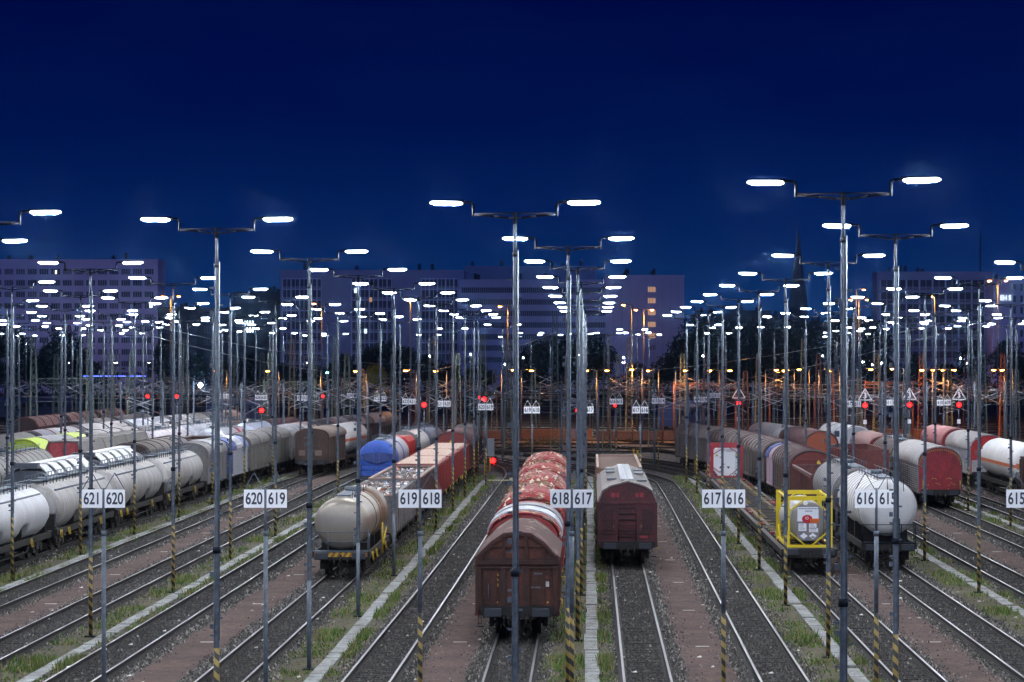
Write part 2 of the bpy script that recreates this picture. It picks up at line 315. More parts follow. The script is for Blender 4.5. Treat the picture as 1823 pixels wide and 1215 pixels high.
# loose ballast stones, real little wedges that stand up from the bed
def stones(n):
    keys = [615,616,617,618,619,620,621,622,623,624,614,613,612,611,610]; k = RNG.integers(0, len(keys), n); y = 76+(RNG.random(n)**1.6)*150
    yy = np.arange(70, 240, 2.); tab = np.array([[tx(t, float(v)) for v in yy] for t in keys]); cx = np.empty(n)
    for i in range(len(keys)): m = k == i; cx[m] = np.interp(y[m], yy, tab[i])
    out = RNG.random(n) < .68; off = np.where(out, RNG.choice([-1,1], n)*(.80+np.abs(RNG.normal(0,.42,n))), RNG.uniform(-.68,.68,n)); x = cx+off
    s_ = RNG.uniform(.022,.055,n)*(1+y/260); a = RNG.random(n)*6.28; h = s_*RNG.uniform(.9,1.9,n); z0 = np.where(out, -.03, .0)
    v = np.empty((n,4,3))
    for j in range(3): aa = a+j*2.094; v[:,j] = np.stack([x+s_*np.cos(aa), y+s_*np.sin(aa), z0],1)
    v[:,3] = np.stack([x+RNG.normal(0,.3,n)*s_, y, z0+h],1)
    b = np.arange(n)[:,None]*4; f = np.concatenate([b+np.array([[0,1,3]]), b+np.array([[1,2,3]]), b+np.array([[2,0,3]])],1).reshape(-1)
    me = bpy.data.meshes.new('ballast_stones'); me.vertices.add(n*4); me.vertices.foreach_set('co', v.ravel()); me.loops.add(n*9); me.loops.foreach_set('vertex_index', f); me.polygons.add(n*3)
    me.polygons.foreach_set('loop_start', np.arange(0,n*9,3)); me.polygons.foreach_set('loop_total', np.full(n*3,3))
    mi = np.where(out, RNG.choice(4, n, p=[.34,.34,.22,.10]), RNG.choice(4, n, p=[.62,.30,.07,.01])); me.polygons.foreach_set('material_index', np.repeat(mi,3))
    for i, c in enumerate(((.018,.016,.016),(.045,.042,.040),(.095,.09,.086),(.24,.23,.22))): me.materials.append(mat('stone %d' % i, c, .9))
    me.update(); me.validate(); tag(obj('ballast_gravel', me), 'loose grey ballast stones along and between the rails', 'gravel', kind='stuff')
stones(330000)
# litter scraps on the ballast
lit = MB()
for i in range(260):
    y = 80+random.random()**1.5*120; x = random.uniform(-.22,.24)*y*1.0; s_ = random.uniform(.03,.11); z = .08
    lit.add([(x-s_,y-s_*.6,z),(x+s_,y-s_*.4,z),(x+s_*.5,y+s_,z+.05),(x-s_*.6,y+s_*.5,z+.02)], [(0,1,2,3)], random.randint(0,1))
tag(lit.build('paper_litter', [mat('paper scrap', (.6,.6,.6)), mat('pale stone scrap', (.35,.33,.3))]), 'small pale scraps of paper and stone lying between the rails', 'litter', kind='stuff')
dash = MB()
for a, b in ((616,617),(618,619),(620,621),(622,623),(614,615),(612,613)):
    y = 84.
    while y < 215: x = (tx(a,y)+tx(b,y))/2+.05; dash.box(x-.25,x+.25,y,y+.16,.0,.024); y += 15.5 if a != 616 else 14.
tag(dash.build('path_marking_slabs', mat('pale marker slab',(.42,.41,.40))), kind='structure')
# ---------------------------------------------------------------- lamp masts
def mast_meshes(striped, plainlow=False):
    p = MB(); lo = 2 if striped else 0
    p.tube((0,0,0), (0,0,3.0), .078, .076, 10, lo); p.tube((0,0,3.0), (0,0,5.5), .076, .074, 10, 0, False)
    p.tube((0,0,5.45), (0,0,5.62), .105, .105, 10, 1); p.tube((0,0,5.6), (0,0,12.9), .058, .048, 10, 0, False)
    p.tube((0,0,12.85), (0,0,12.95), .068, .068, 8, 1); p.tube((0,0,12.9), (0,0,13.75), .042, .040, 8, 0)
    p.tube((.072,-.02,3.2), (.072,-.02,13.0), .018, .018, 6, 0); p.box(-.2,.2,-.2,.2,-.02,.06,1)
    r = p; z = 3.3; k = 0
    while z < 12.7:
        s = 1 if k % 2 else -1; r.box(s*.07 if s > 0 else -.17, .17 if s > 0 else -.07, -.035, -.0, z, z+.05, 0)
        if k % 3 == 0: r.box(-.17,-.08,-.06,.04,z+.2,z+.32,0)
        z += .45; k += 1
    pole = p.mesh('pole', [GALV, GALVD, STRIPE]); rungs = None
    a = MB(); pts = [(-.97,0,13.82),(-.5,0,13.79),(-.15,0,13.74),(.15,0,13.74),(.5,0,13.79),(.97,0,13.82)]; a.path(pts, .03, 6)
    a.path([(-.97,0,13.85),(.97,0,13.85)], .018, 5); a.tube((0,0,13.6),(0,0,13.88),.05,.05,8)
    arm = a.mesh('crossarm', GALVD)
    h = MB(); h.path([(.97,0,13.78),(.97,0,14.06),(1.02,0,14.11),(1.22,0,14.11)], .034, 6)
    h.loft([[(1.18,-.09,14.10),(1.18,.09,14.10),(1.18,.07,14.17),(1.18,-.07,14.17)],[(1.3,-.11,14.135),(1.3,.11,14.135),(1.3,.09,14.165),(1.3,-.09,14.165)],[(1.9,-.11,14.145),(1.9,.11,14.145),(1.9,.08,14.165),(1.9,-.08,14.165)],[(1.96,-.06,14.14),(1.96,.06,14.14),(1.96,.05,14.15),(1.96,-.05,14.15)]], 0, False)
    head = h.mesh('lamp_head', GALVD)
    d = MB(); ring = lambda x, y, z0, z1: [(x,-y,z1),(x,-y*.75,z0),(x,y*.75,z0),(x,y,z1)]
    d.loft([ring(1.22,.03,14.075,14.10), ring(1.25,.08,14.06,14.115), ring(1.31,.11,14.05,14.125), ring(1.88,.11,14.06,14.135), ring(1.94,.08,14.07,14.13), ring(1.98,.03,14.085,14.11)], 1, False)
    d.add([(1.31,-.095,14.045),(1.88,-.095,14.055),(1.88,.095,14.055),(1.31,.095,14.045)], [(0,3,2,1)], 0)
    diff = d.mesh('diffuser', [GLAMP, GSIDE])
    mir = Matrix.Diagonal((-1,1,1,1)); head2 = head.copy(); head2.transform(mir); head2.flip_normals(); diff2 = diff.copy(); diff2.transform(mir); diff2.flip_normals()
    return pole, rungs, arm, head, diff, head2, diff2
MM = {True: mast_meshes(True), False: mast_meshes(False)}
def mast(x, y, label, striped=True, group='twin lamp masts of the yard', rz=0., dz=0.):
    pole, rungs, arm, head, diff, head2, diff2 = MM[striped]
    root = thing('lamp_mast', label, 'lamp mast', (x, y, dz), rz, group)
    obj('pole', pole, root); obj('crossarm', arm, root)
    for hd, df in ((head, diff), (head2, diff2)): obj('diffuser', df, obj('lamp_head', hd, root))
    return root
ROWNAME = {'a':'between tracks 618 and 617','b':'between tracks 616 and 615','c':'between tracks 614 and 613','d':'between tracks 612 and 611','e':'right of track 610','f':'farthest to the right',
 'A':'between tracks 620 and 619','B':'between tracks 622 and 621','C':'between tracks 624 and 623','D':'between tracks 626 and 625','E':'left of the lime fronted wagon','F':'in front of the far left brown wagons','G':'farthest to the left'}
ST = {'a':[(62.4,-1.73),(81,-.65),(100,-.45),(119.2,-.38),(137,-.4),(156,-.4),(175,-.35),(190,-.3),(206,-.3)],
 'b':[(54.8,5.15),(73.2,8.3),(94.4,8.35),(114.3,8.3),(133.4,8.38),(152.3,8.4),(171,8.4),(190,8.35),(209,8.3),(226,8.1)],
 'A':[(69.8,-9.66),(90.8,-9.45),(109.4,-9.4),(129.9,-9.44),(148,-9.4),(166,-9.45),(185,-9.4),(203,-9.4),(221,-9.5),(239,-9.9)],
 'B':[(66.3,-15.0),(82.6,-19.2),(101.5,-18.79),(120.7,-18.65),(140.4,-18.72),(158.5,-18.48),(180,-18.6),(198,-18.5),(216,-18.4),(233,-18.1),(250,-17.6)],
 'C':[(127,-27.2),(144,-27.2),(160.5,-27.1),(177.3,-27.0),(193,-27.0),(210,-26.9),(227,-26.7),(244,-26.2),(261,-25.4)],
 'c':[(82.5,17.3),(101,17.15),(120.6,17.4),(139.7,17.35),(158.5,17.35),(177,17.3),(196,17.3),(215,17.2),(234,17)],
 'd':[(131,26.1),(150,26.2),(168.5,26.3),(185.3,26.0),(203,26.0),(221,25.9),(239,25.7),(257,25)],
 'D':[(150,-36.3),(168,-36.3),(186,-36.2),(204,-36.2),(222,-36),(240,-35.8),(258,-35.2),(276,-34.2)],
 'E':[(192,-45.4),(211,-45.3),(230,-45.1),(249,-44.9),(268,-44.4),(287,-43.5)],
 'F':[(238,-54.5),(257,-54.4),(276,-54),(296,-53.3),(316,-52)],
 'G':[(285,-63.6),(305,-63.2),(326,-62.6),(348,-61.5)],
 'e':[(203,35.2),(222,35.1),(241,34.9),(260,34.2),(280,33.2)],
 'f':[(262,44),(282,43.6),(302,42.8),(324,41.5)]}
for k, sts in ST.items():
    for i, (y, x) in enumerate(sts):
        striped = not (k == 'A' and i in (1,2,3)) and not (k == 'a' and i == 0)
        lab = '%s twin lamp mast of the row %s%s' % (ORD[i], ROWNAME[k], '' if striped else ', with no hazard stripes')
        if (k, i) == ('b', 0): lab = 'dark blue foreground lamp mast, rightmost and tallest in the photo'
        if (k, i) == ('a', 0): lab = 'foreground twin lamp mast standing before the near brown boxcar'
        if (k, i) == ('A', 0): lab = 'pale foreground twin lamp mast between signs 621 620 and 620 619'
        mast(x, y, lab, striped, rz=R({('b',0):-14,('a',0):-4,('A',0):-3}.get((k,i), random.uniform(-5,5))))
# masts of the far ladder, a few pixels each, standing between the curving tracks
far = []
for i in range(34):
    while True:
        y = random.uniform(262, 455); x = random.uniform(-.215, .165)*y
        if all(abs(x-a)/y > .008 or abs(y-b) > 25 for a, b in far): break
    far.append((x, y))
far.sort(key=lambda p: p[1])
for i, (x, y) in enumerate(far):
    mast(x, y, 'small distant twin lamp mast over the far ladder tracks', True, 'distant lamp masts beyond the wagons', rz=random.uniform(-.5,.5), dz=0)
# masts that stand beside and behind the camera and light the nearest ballast
for i, (x, y) in enumerate([(-14.5,50),(-24,72),(-27.3,92),(-27.2,110),(-36.3,112),(-36.4,130),(-36.4,92),(14.5,64),(24,94),(26.2,112),(22,76),(11.5,46),(-5,-6),(5,-8),(-14,-4),(14,-4),(0,-22),(-10,14),(9.5,16),(-12,32),(11,31)]):
    mast(x, y, 'twin lamp mast outside the picture lighting the nearest tracks', True, 'lamp masts beside the camera')
# ---------------------------------------------------------------- numbered boards
NUMM = mat('dark blue grey lettering', (.03,.04,.06), .6)
PLATE = mat('white retro board', (.86,.88,.92), .45)
NUMC = {}
def num_mesh(s, size=.47, narrow=.70, bold=.009):
    key = (s, size)
    if key not in NUMC: NUMC[key] = text_mesh(s, size, NUMM, .003, narrow, bold)
    return NUMC[key]
def board(x, y, left, right, label, striped=True, near=False):
    root = thing('track_number_sign', label, 'track number sign', (x, y, 0), 0, 'track number signs on posts' if near else 'distant track number signs')
    p = MB(); st = 3.3 if striped else 0
    if striped: p.tube((0,0,0),(0,0,3.2),.066,.066,10,1)
    p.tube((0,0,3.2 if striped else 0),(0,0,5.45),.066,.064,10,0); p.tube((0,0,5.42),(0,0,5.55),.082,.082,10,0); p.tube((0,0,5.5),(0,0,6.78),.04,.04,8,0)
    p.box(-.62,.62,-.05,-.0,6.28,6.34,0); p.box(-.62,.62,-.05,-.0,6.62,6.68,0)
    p.build('post', [GALV, STRIPE], root)
    for s, t in ((-1,left),(1,right)):
        pl = MB(); pl.box(s*.325-.29, s*.325+.29, -.075, -.055, 6.22, 6.74, 0)
        po = pl.build('number_plate', [PLATE], root); n = obj('number', num_mesh(t), po, (s*.325, -.080, 6.47))
        tr = MB(); w = .022
        tr.beam((s*.325-.28,-.06,6.74),(s*.325,-.06,7.22),w); tr.beam((s*.325+.28,-.06,6.74),(s*.325,-.06,7.22),w); tr.build('strut_triangle', GALV if near else PLATE, root)
    return root
for px, a, b, st in ((185,'621','620',False),(473,'620','619',False),(748,'619','618',True),(1018,'618','617',True),(1288,'617','616',True),(1560,'616','615',True),(1829,'615','614',True)):
    board(P(px,77.2), 77.2, a, b, 'large foreground track number sign reading %s and %s' % (a, b), st, True)
for px, D, a, b in ((947,209,'619','618'),(1042.5,209.5,'618','617'),(1140,209,'617','616'),(865,222,'620','619'),(790,238,'621','620'),(728,250,'622','621'),(677,268,'623','622'),(628,290,'624','623'),(540,272,'625','624'),(465,275,'626','625'),(402,284,'627','626'),(1097,250,'616','615'),(1172,254,'615','614'),(1247,262,'614','613'),(1271,290,'613','612'),(1520,238,'612','611'),(1588,244,'611','610'),(1680,244,'610','609')):
    board(P(px,D), D, a, b, 'small distant track number sign reading %s and %s' % (a, b), True)
# ---------------------------------------------------------------- red signals
def signal(px, D, py, label, digit=None, r=.17, plate=True):
    x = P(px, D); z = PZ(py, D); root = thing('signal', label, 'signal', (x, D, 0), 0, 'red lit shunting signals')
    p = MB(); p.tube((.0,.12,0),(0,.12,z+.2),.05,.05,8); p.build('post', GALV, root)
    h = MB(); h.box(-.36,.36,-.02,.14,z-.36,z+.36); hd = h.build('signal_head', mat('black signal board', (.012,.012,.012), .5), root)
    l = MB(); l.tube((0,-.10,z),(0,-.02,z),r,r,14); l.build('red_lens', REDL, hd)
    v = MB(); v.loft([[(r*1.25*math.cos(t),-.02,z+r*1.25*math.sin(t)) for t in np.linspace(0,math.pi,9)],[(r*1.25*math.cos(t),-.25,z+r*1.25*math.sin(t)) for t in np.linspace(0,math.pi,9)]],0,True,False,False); v.build('visor', GALVD, hd)
    if digit:
        t = MB(); a,b,c = (-.62,-.05,z+.5),(.62,-.05,z+.5),(0,-.05,z+1.55)
        for u, w in ((a,b),(b,c),(c,a)): t.beam(u,w,.09)
        t.tube((0,.0,z+.2),(0,.0,z+1.4),.035); to = t.build('triangle_board', PLATE, root)
        m = text_mesh(digit, .75, PLATE, .01, .9, .02); obj('number', m, to, (0,-.06,z+.88))
    if plate:
        q = MB(); q.box(-.16,.16,0,.04,z-1.75,z-1.35); q.build('plate', PLATE, root)
for px, D, py, dg, lab in ((1540,250,722,'3','red signal under a triangle marked 3, beside the dark foreground mast'),(1619,250,721,'3','red signal under a triangle marked 3, middle of the three'),(1707,250,721,'3','red signal under a triangle marked 3, rightmost in the photo'),(1315,262,718,'1','red signal under a triangle marked 1 by the orange lit tower'),
    (755,245,721,None,'bright red signal above the blue and white tank wagon'),(466,262,731,None,'red signal above the grey covered wagons'),(315,270,706,None,'red signal right of its twin above the white tank wagon'),(263,270,706,None,'red signal left of its twin above the red fronted tank wagon'),
    (575,300,706,None,'small red signal above the white tank with the orange stripe'),(862,265,711,None,'red signal next to sign 620 619'),(853,300,708,None,'small faint red signal left of sign 620 619'),(1095,268,722,None,'red signal near sign 616 615'),(1027,280,731,None,'small red signal behind sign 618 617')):
    signal(px, D, py, lab, dg, .2 if D < 268 else .14, dg is not None)
def ground_signal(px, D, label):
    root = thing('ground_signal', label, 'signal', (P(px,D), D, 0))
    b = MB(); b.box(-.3,.3,-.1,.2,.1,.95); b.box(-.05,.05,.0,.1,-.05,.2); b.build('signal_box', GALVD, root)
    l = MB(); l.tube((0,-.16,.55),(0,-.1,.55),.24,.24,14); l.build('red_lens', REDL, root)
ground_signal(878, 262, 'low red ground signal beside the end of track 619')
def marker_post(px, D, label):
    root = thing('buffer_marker', label, 'marker post', (P(px,D), D, 0), 0, 'yellow marker posts'); b = MB(); b.tube((0,0,0),(0,0,1.25),.07); b.box(-.12,.12,-.05,.05,1.2,1.35); b.build('post', YEL, root)
for px, D in ((863,243),(872,250),(1322,235),(1135,268),(1128,272),(1243,262),(1237,250)): marker_post(px, D, 'short yellow marker post by the far end of the tracks')
# rail gate bar across track 619
g = MB(); g.beam((-1.8,0,.35),(1.7,0,.35),.07); g.box(.0,.25,-.05,.1,.25,.55); tag(g.build('track_barrier', mat('cream paint',(.6,.56,.35))), 'pale yellow bar lying across the far end of track 619', 'barrier').location = (tx(619,222),222,0.1)
cab = thing('relay_cabinet', 'tall grey equipment cabinet beside the red ground signal', 'cabinet', (P(874,285),285,0)); b = MB(); b.box(-.35,.35,-.3,.3,0,2.0); b.build('cabinet_body', mat('cabinet grey',(.45,.47,.48)), cab); b = MB(); b.box(-.31,.31,-.33,-.302,.15,1.9); b.build('door', mat('cabinet door',(.40,.43,.45)), cab)
# ---------------------------------------------------------------- lattice catenary masts
LATG = mat('green grey lattice paint', (.15,.20,.155), .6, .1, (.08,.10,.08), .4, (3,3,1))
LATR = mat('orange lit lattice paint', (.26,.10,.06), .6, .1, (.12,.05,.03), .4, (3,3,1))  # orange light of the sodium lamps is put into this steel colour
INS = mat('brown insulator', (.16,.07,.04), .3)
def lattice_mesh(H, wb, wt, n, m):
    b = MB(); c = []
    for k in range(n+1):
        z = H*k/n; w = (wb+(wt-wb)*k/n)/2; c.append([(-w,-w*.7,z),(w,-w*.7,z),(w,w*.7,z),(-w,w*.7,z)])
    for k in range(n):
        for i in range(4):
            b.beam(c[k][i], c[k+1][i], .09, .09)
            j = (i+1)%4; b.beam(c[k][i] if (k+i)%2 else c[k][j], c[k+1][j] if (k+i)%2 else c[k+1][i], .045, .045)
    b.box(-wt/2,wt/2,-wt/3,wt/3,H,H+.08); return b.mesh('lattice', m)
LM = {(h, c): lattice_mesh(h, .95 if h > 9 else .8, .42, int(h*1.25), m) for h in (9,11,13,15) for c, m in (('g',LATG),('r',LATR))}
def arm_mesh(L_, s):
    b = MB(); b.tube((s*.3,0,7.4),(s*L_,0,6.5),.035,.035,6,0); b.tube((s*.3,0,5.9),(s*L_,0,7.15),.035,.035,6,0); b.tube((s*L_*.55,0,6.1),(s*(L_+.1),0,5.75),.028,.028,6,0)
    b.tube((s*.3,0,7.4),(s*.75,0,7.25),.07,.07,7,1); b.tube((s*.3,0,5.9),(s*.75,0,6.08),.07,.07,7,1); b.tube((s*L_,0,7.15),(s*L_,0,5.8),.02,.02,5,0)
    return b.mesh('cantilever_arm', [mat('pale aluminium tube', (.40,.43,.48), .4), INS])
ARM = {(l, s): arm_mesh(l, s) for l in (2.6,3.4) for s in (-1,1)}
def lattice(px, D, H, c='g', arms=(1,), label=None, z=0):
    x = P(px, D); root = thing('lattice_mast', label or 'slender lattice catenary mast beyond the wagons', 'lattice mast', (x, D, 0), random.uniform(-.15,.15), 'lattice catenary masts')
    obj('lattice_frame', LM[(H, c)], root)
    for s in arms: obj('cantilever_arm', ARM[(random.choice((2.6,3.4)), s)], root, (0,0,random.uniform(-.3,.9)))
    return root
named = [(618,292,11,'g',(-1,),'bright green lattice mast with a square top left of the blue tank wagon'),(988,288,15,'g',(1,),'tall green lattice mast behind the far end of the red roofed wagons'),(905,305,13,'g',(-1,),'green lattice mast right behind the foreground mast of the brown boxcar'),(1080,285,13,'g',(1,),'green lattice mast above the empty brown open wagon'),
 (1257,300,11,'r',(-1,1),'orange lit lattice mast with numbered boards at its foot'),(1327,295,9,'r',(1,),'orange lit lattice mast thick with fittings left of the brown boxcars'),(1457,305,11,'r',(-1,),'orange tinted lattice mast behind the brown boxcars'),(1480,330,9,'r',(),'short orange tinted lattice mast near the dark foreground mast'),(235,300,11,'g',(1,),'bright green lattice mast above the white tank wagons'),(160,272,13,'g',(-1,),'thick green lattice mast above the hatch roofed wagons')]
for a in named: lattice(*a)
k = 0
for px, D, H, c in ((60,300,13,'g'),(180,330,9,'g'),(197,320,11,'g'),(210,340,11,'g'),(30,350,13,'g'),(100,360,11,'g'),(290,340,9,'g'),(330,360,13,'g'),(467,320,11,'g'),(481,330,11,'g'),(520,345,13,'g'),(597,300,13,'g'),(645,340,9,'g'),(700,350,11,'g'),(735,310,9,'r'),(770,340,13,'g'),(815,330,11,'g'),(860,300,13,'g'),(880,350,9,'g'),(1010,340,11,'g'),(1060,310,9,'g'),(1120,350,13,'g'),(1160,320,9,'g'),(1215,345,11,'g'),(1285,340,9,'r'),(1350,350,11,'g'),(1400,330,9,'g'),(1430,360,13,'g'),(1530,330,9,'g'),(1560,350,11,'g'),(1612,310,9,'g'),(1640,340,11,'r'),(1690,350,9,'g'),(1735,330,9,'g'),(1750,300,11,'g'),(1785,345,11,'r'),(1810,320,9,'g'),(140,400,11,'g'),(420,400,11,'g'),(560,410,11,'g'),(840,420,11,'g'),(950,400,9,'g'),(1100,420,11,'g'),(1240,410,13,'g'),(1380,420,9,'g'),(1500,410,11,'g'),(1600,420,9,'g'),(1720,410,11,'r')):
    lattice(px, D, H, c, random.choice(((1,),(-1,),(1,-1),(1,-1))), 'green grey lattice catenary mast standing over the far ladder tracks' if c == 'g' else 'orange tinted lattice catenary mast standing over the far ladder tracks')
# steel beams (portals) spanning tracks
def portal(px0, px1, D, z, label, m=LATG):
    root = thing('portal_beam', label, 'catenary portal', (P(px0,D), D, 0), 0, 'catenary portals'); L_ = P(px1,D)-P(px0,D)
    b = MB(); b.beam((0,0,z),(L_,0,z),.16,.12); b.beam((0,0,z-.6),(L_,0,z-.6),.08); n = int(L_/.9)
    for i in range(n): b.beam((L_*i/n,0,z if i%2 else z-.6),(L_*(i+1)/n,0,z-.6 if i%2 else z),.05)
    b.build('beam', m, root)
    for x in (0, L_): p = MB(); p.tube((x,0,0),(x,0,z+.3),.14,.12,8); p.build('post', m, root)
    for i in range(int(L_/4.3)): p = MB(); xx = 2+i*4.3; p.tube((xx,0,z-.6),(xx,0,z-1.5),.03); p.tube((xx,0,z-1.4),(xx+1.3,0,z-1.7),.03); p.build('dropper_arm', GALV, root)
for a in ((55,155,330,8.0,'green portal beam over the far left brown wagons'),(225,335,345,8.0,'green portal beam above the white tank wagons'),(470,560,330,7.6,'portal beam behind the grey covered wagons'),(600,705,350,7.9,'portal beam above the blue tank wagon'),(760,850,360,7.4,'portal beam above the red hopper wagons'),(960,1050,370,6.8,'portal beam behind the red roofed wagons'),(1085,1180,330,6.6,'portal beam above the brown open wagon',LATR),(1200,1310,345,7.2,'orange tinted portal beam at the orange lit masts',LATR),(1370,1450,360,7.0,'orange tinted portal beam above the brown boxcars',LATR),(1540,1625,350,7.3,'orange tinted portal beam behind the three red signals',LATR),(1680,1790,360,7.0,'orange tinted portal beam at the far right lamps',LATR)): portal(*a)
# slim catenary poles standing right behind the last wagons
for px, D, s_ in ((215,262,1),(290,256,-1),(345,268,1),(430,262,-1),(505,258,1),(585,270,-1),(655,262,1),(700,252,-1),(812,262,1),(895,270,-1),(1000,262,1),(1065,258,-1),(1165,262,1),(1225,256,-1),(1340,266,1),(1395,262,-1),(1515,268,1),(1570,262,-1),(1650,270,1),(1735,262,-1),(1790,268,1)):
    root = thing('catenary_pole', 'slim steel catenary pole with a pale cantilever right behind the wagons', 'catenary pole', (P(px,D),D,0), random.uniform(-.3,.3), 'slim catenary poles')
    b = MB(); b.tube((0,0,0),(0,0,8.2),.11,.09,8); b.build('post', GALV, root); obj('cantilever_arm', ARM[(3.4,s_)], root, (0,0,random.uniform(-.9,.1)))
    if random.random() < .6: obj('cantilever_arm', ARM[(2.6,-s_)], root, (0,0,random.uniform(-1.0,.0)))
# low walls in the orange light at the back of the ladder
for px0, px1, D, lab in ((770,905,345,'low rust brown wall in orange light behind the red ground signal'),(925,1055,352,'low orange lit wall behind the red roofed wagons'),(1060,1255,342,'long low orange lit wall behind the plum brown boxcar'),(1560,1700,352,'low orange lit wall behind the red signals at the right')):
    root = thing('low_wall', lab, 'wall', (P(px0,D),D,0), 0); tag(root, kind='thing'); b = MB(); L_ = P(px1,D)-P(px0,D); b.box(0,L_,0,.3,-.1,1.15); b.build('wall_panel', mat('rust brown concrete', (.15,.085,.06), .85, 0, (.08,.045,.035), .6, (.5,1,2)), root)
    b = MB(); b.box(-.05,L_+.05,-.05,.35,1.15,1.25); b.build('coping', mat('rust brown coping', (.18,.11,.08), .8), root)
# overhead wires
WIRE = mat('wire', (.22,.24,.27), .5, .4)
def wire(a, b, sag, r, label, grp='overhead wires of the far ladder'):
    n = 7; pts = [tuple(Vector(a).lerp(Vector(b), i/n)-Vector((0,0,sag*4*(i/n)*(1-i/n)))) for i in range(n+1)]
    mb = MB(); mb.path(pts, r, 4); tag(mb.build('overhead_wire', WIRE), label, 'overhead wire', grp)
for a, b, s, l in (((P(180,215),215,PZ(574,215)),(P(700,420),420,PZ(668,420)),1.2,'long bright feeder cable falling to the right past the left block of flats'),((P(268,240),240,PZ(580,240)),(P(760,430),430,PZ(650,430)),1.0,'feeder cable starting beside the right corner of the left block of flats'),
     ((P(1788,230),230,PZ(562,230)),(P(1180,430),430,PZ(690,430)),1.2,'bright feeder cable climbing to the right edge of the photo'),((P(1720,260),260,PZ(568,260)),(P(1100,420),420,PZ(664,420)),.8,'upper feeder cable climbing towards the right hand office block'),((P(1000,215),215,PZ(588,215)),(P(700,420),420,PZ(664,420)),1.0,'feeder cable running down left from the centre masts')):
    wire(a, b, s, .028, l, 'long feeder cables')
for i in range(90):
    D = random.uniform(255, 420); x0 = random.uniform(-.23,.1)*D; x1 = x0+random.uniform(12,45); z = random.uniform(5.3,7.6); dy = random.uniform(-30,40)
    wire((x0,D,z),(x1,D+dy,z+random.uniform(-.5,.5)),random.uniform(.1,.8),.018,'thin overhead contact wire above the far ladder tracks')
# ladder tracks crossing the background
for i in range(14):
    D = 300+i*14; sl = random.uniform(-.35,-.1)
    pts = [(-115+2.5*j+0, D+sl*(-115+2.5*j)*.4+0.0) for j in range(86)]
    root = thing('ladder_track', 'steel ladder track crossing the dark background', 'railway track', group='ladder tracks behind the yard')
    for off in (-.75,.75): mb = MB(); strip(mb, pts, off-.035, off+.035, .04, .16, 1); strip(mb, pts, off-.033, off+.033, .163, None, 0); mb.build('rail', [RAILTOP, RAILSIDE], root)
# ---------------------------------------------------------------- sodium lamps
def sodium(px, py, D, label, arms=(-1,), r=.16, grp='orange sodium lamps on short posts', m=SODL, tall=False):
    x = P(px, D); z = PZ(py, D); root = thing('sodium_lamp', label, 'street lamp', (x, D, 0), 0, grp)
    p = MB(); p.tube((0,0,0),(0,0,z+.05),.16 if tall else .10,.10 if tall else .07,8)
    for s in arms: p.path([(0,0,z),(s*.9,0,z+.12),(s*1.0,0,z+.12)], .045, 6)
    p.build('post', GALV, root)
    for s in arms:
        h = MB(); h.loft([[(s*(.95+u),w*math.cos(t),z+.12+w*.6*math.sin(t)) for t in np.linspace(0,2*math.pi,9)[:-1]] for u, w in ((0,.05),(.15,.16),(.6,.17),(.75,.06))],0,True); hd = h.build('lamp_head', GALVD, root)
        l = MB(); l.loft([[(s*(1.1+u),-.04+w*math.cos(t),z-.0+w*.6*math.sin(t)) for t in np.linspace(0,2*math.pi,9)[:-1]] for u, w in ((-.08,.06),(.05,r),(.35,r),(.5,.06))],0,True); zz = z-.62*r-.01; l.add([(s*1.1,-r*.9-.04,zz),(s*1.55,-r*.9-.04,zz),(s*1.55,r*.9-.04,zz),(s*1.1,r*.9-.04,zz)], [(0,3,2,1) if s > 0 else (0,1,2,3)], 1); l.build('bulb', [SODC, m], hd)
for i, (px, py, ar) in enumerate(((404,661,(-1,)),(497,661,(-1,)),(572,661,(-1,)),(652,661,(-1,)),(742,660,(-1,)),(795,661,(-1,)),(893,659,(1,)),(928,660,(1,)),(1062,660,(-1,1)),(1143,658,(-1,)),(1172,660,(-1,)),(1203,660,(1,)),(1281,660,(-1,1)),(1363,659,(1,)),(1413,660,(-1,)),(1440,658,(-1,)),(1457,660,(1,)),(1494,659,(-1,)),(1532,658,(1,)),(1608,657,(-1,)),(1660,659,(-1,1)),(1680,659,(-1,1)),(1787,659,(-1,)),(1803,659,(-1,)))):
    sodium(px+random.uniform(-1,1), py, random.uniform(322,350), '%s small orange lamp counted from the left of the low line of lamps' % (ORD[i] if i and i < 20 else 'leftmost' if i == 0 else ('twenty %s' % ORD[i-20].replace('nearest','first') if i > 19 else '')), ar, .13)
for px, py, D, ar, m, lab in ((1125,543,420,(-1,),SODB,'single brightest orange floodlight on a tall post left of the blank office wall'),(1146,552,440,(-1,1),SODL,'tall post with twin orange lamps just right of the brightest floodlight'),(904,546,450,(-1,1),SODL,'tall twin orange lamp post left of the foreground mast'),(731,536,430,(-.2,),SODL,'tall orange lamp post in front of the gridded office block'),(1529,534,430,(-1,1),SODL,'tall twin orange lamp post right of the church spire'),(1524,516,470,(1,),SODL,'highest single orange lamp right of the church spire'),(1664,528,400,(-.3,),SODB,'tall floodlight tower lit yellow before the right office block'),(1776,500,430,(-1,1),SODL,'tall twin orange lamp post near the right edge of the photo'),(304,528,440,(-1,1),SODL,'tall twin orange lamp post right of the left block of flats'),(573,541,470,(-1,),SODL,'tall dim orange lamp post before the left end of the office block')):
    sodium(px, py, D, lab, ar, .17, 'tall orange lamp posts', m, True)
WL = emis('distant white lamp', (.85,.92,1), 120)
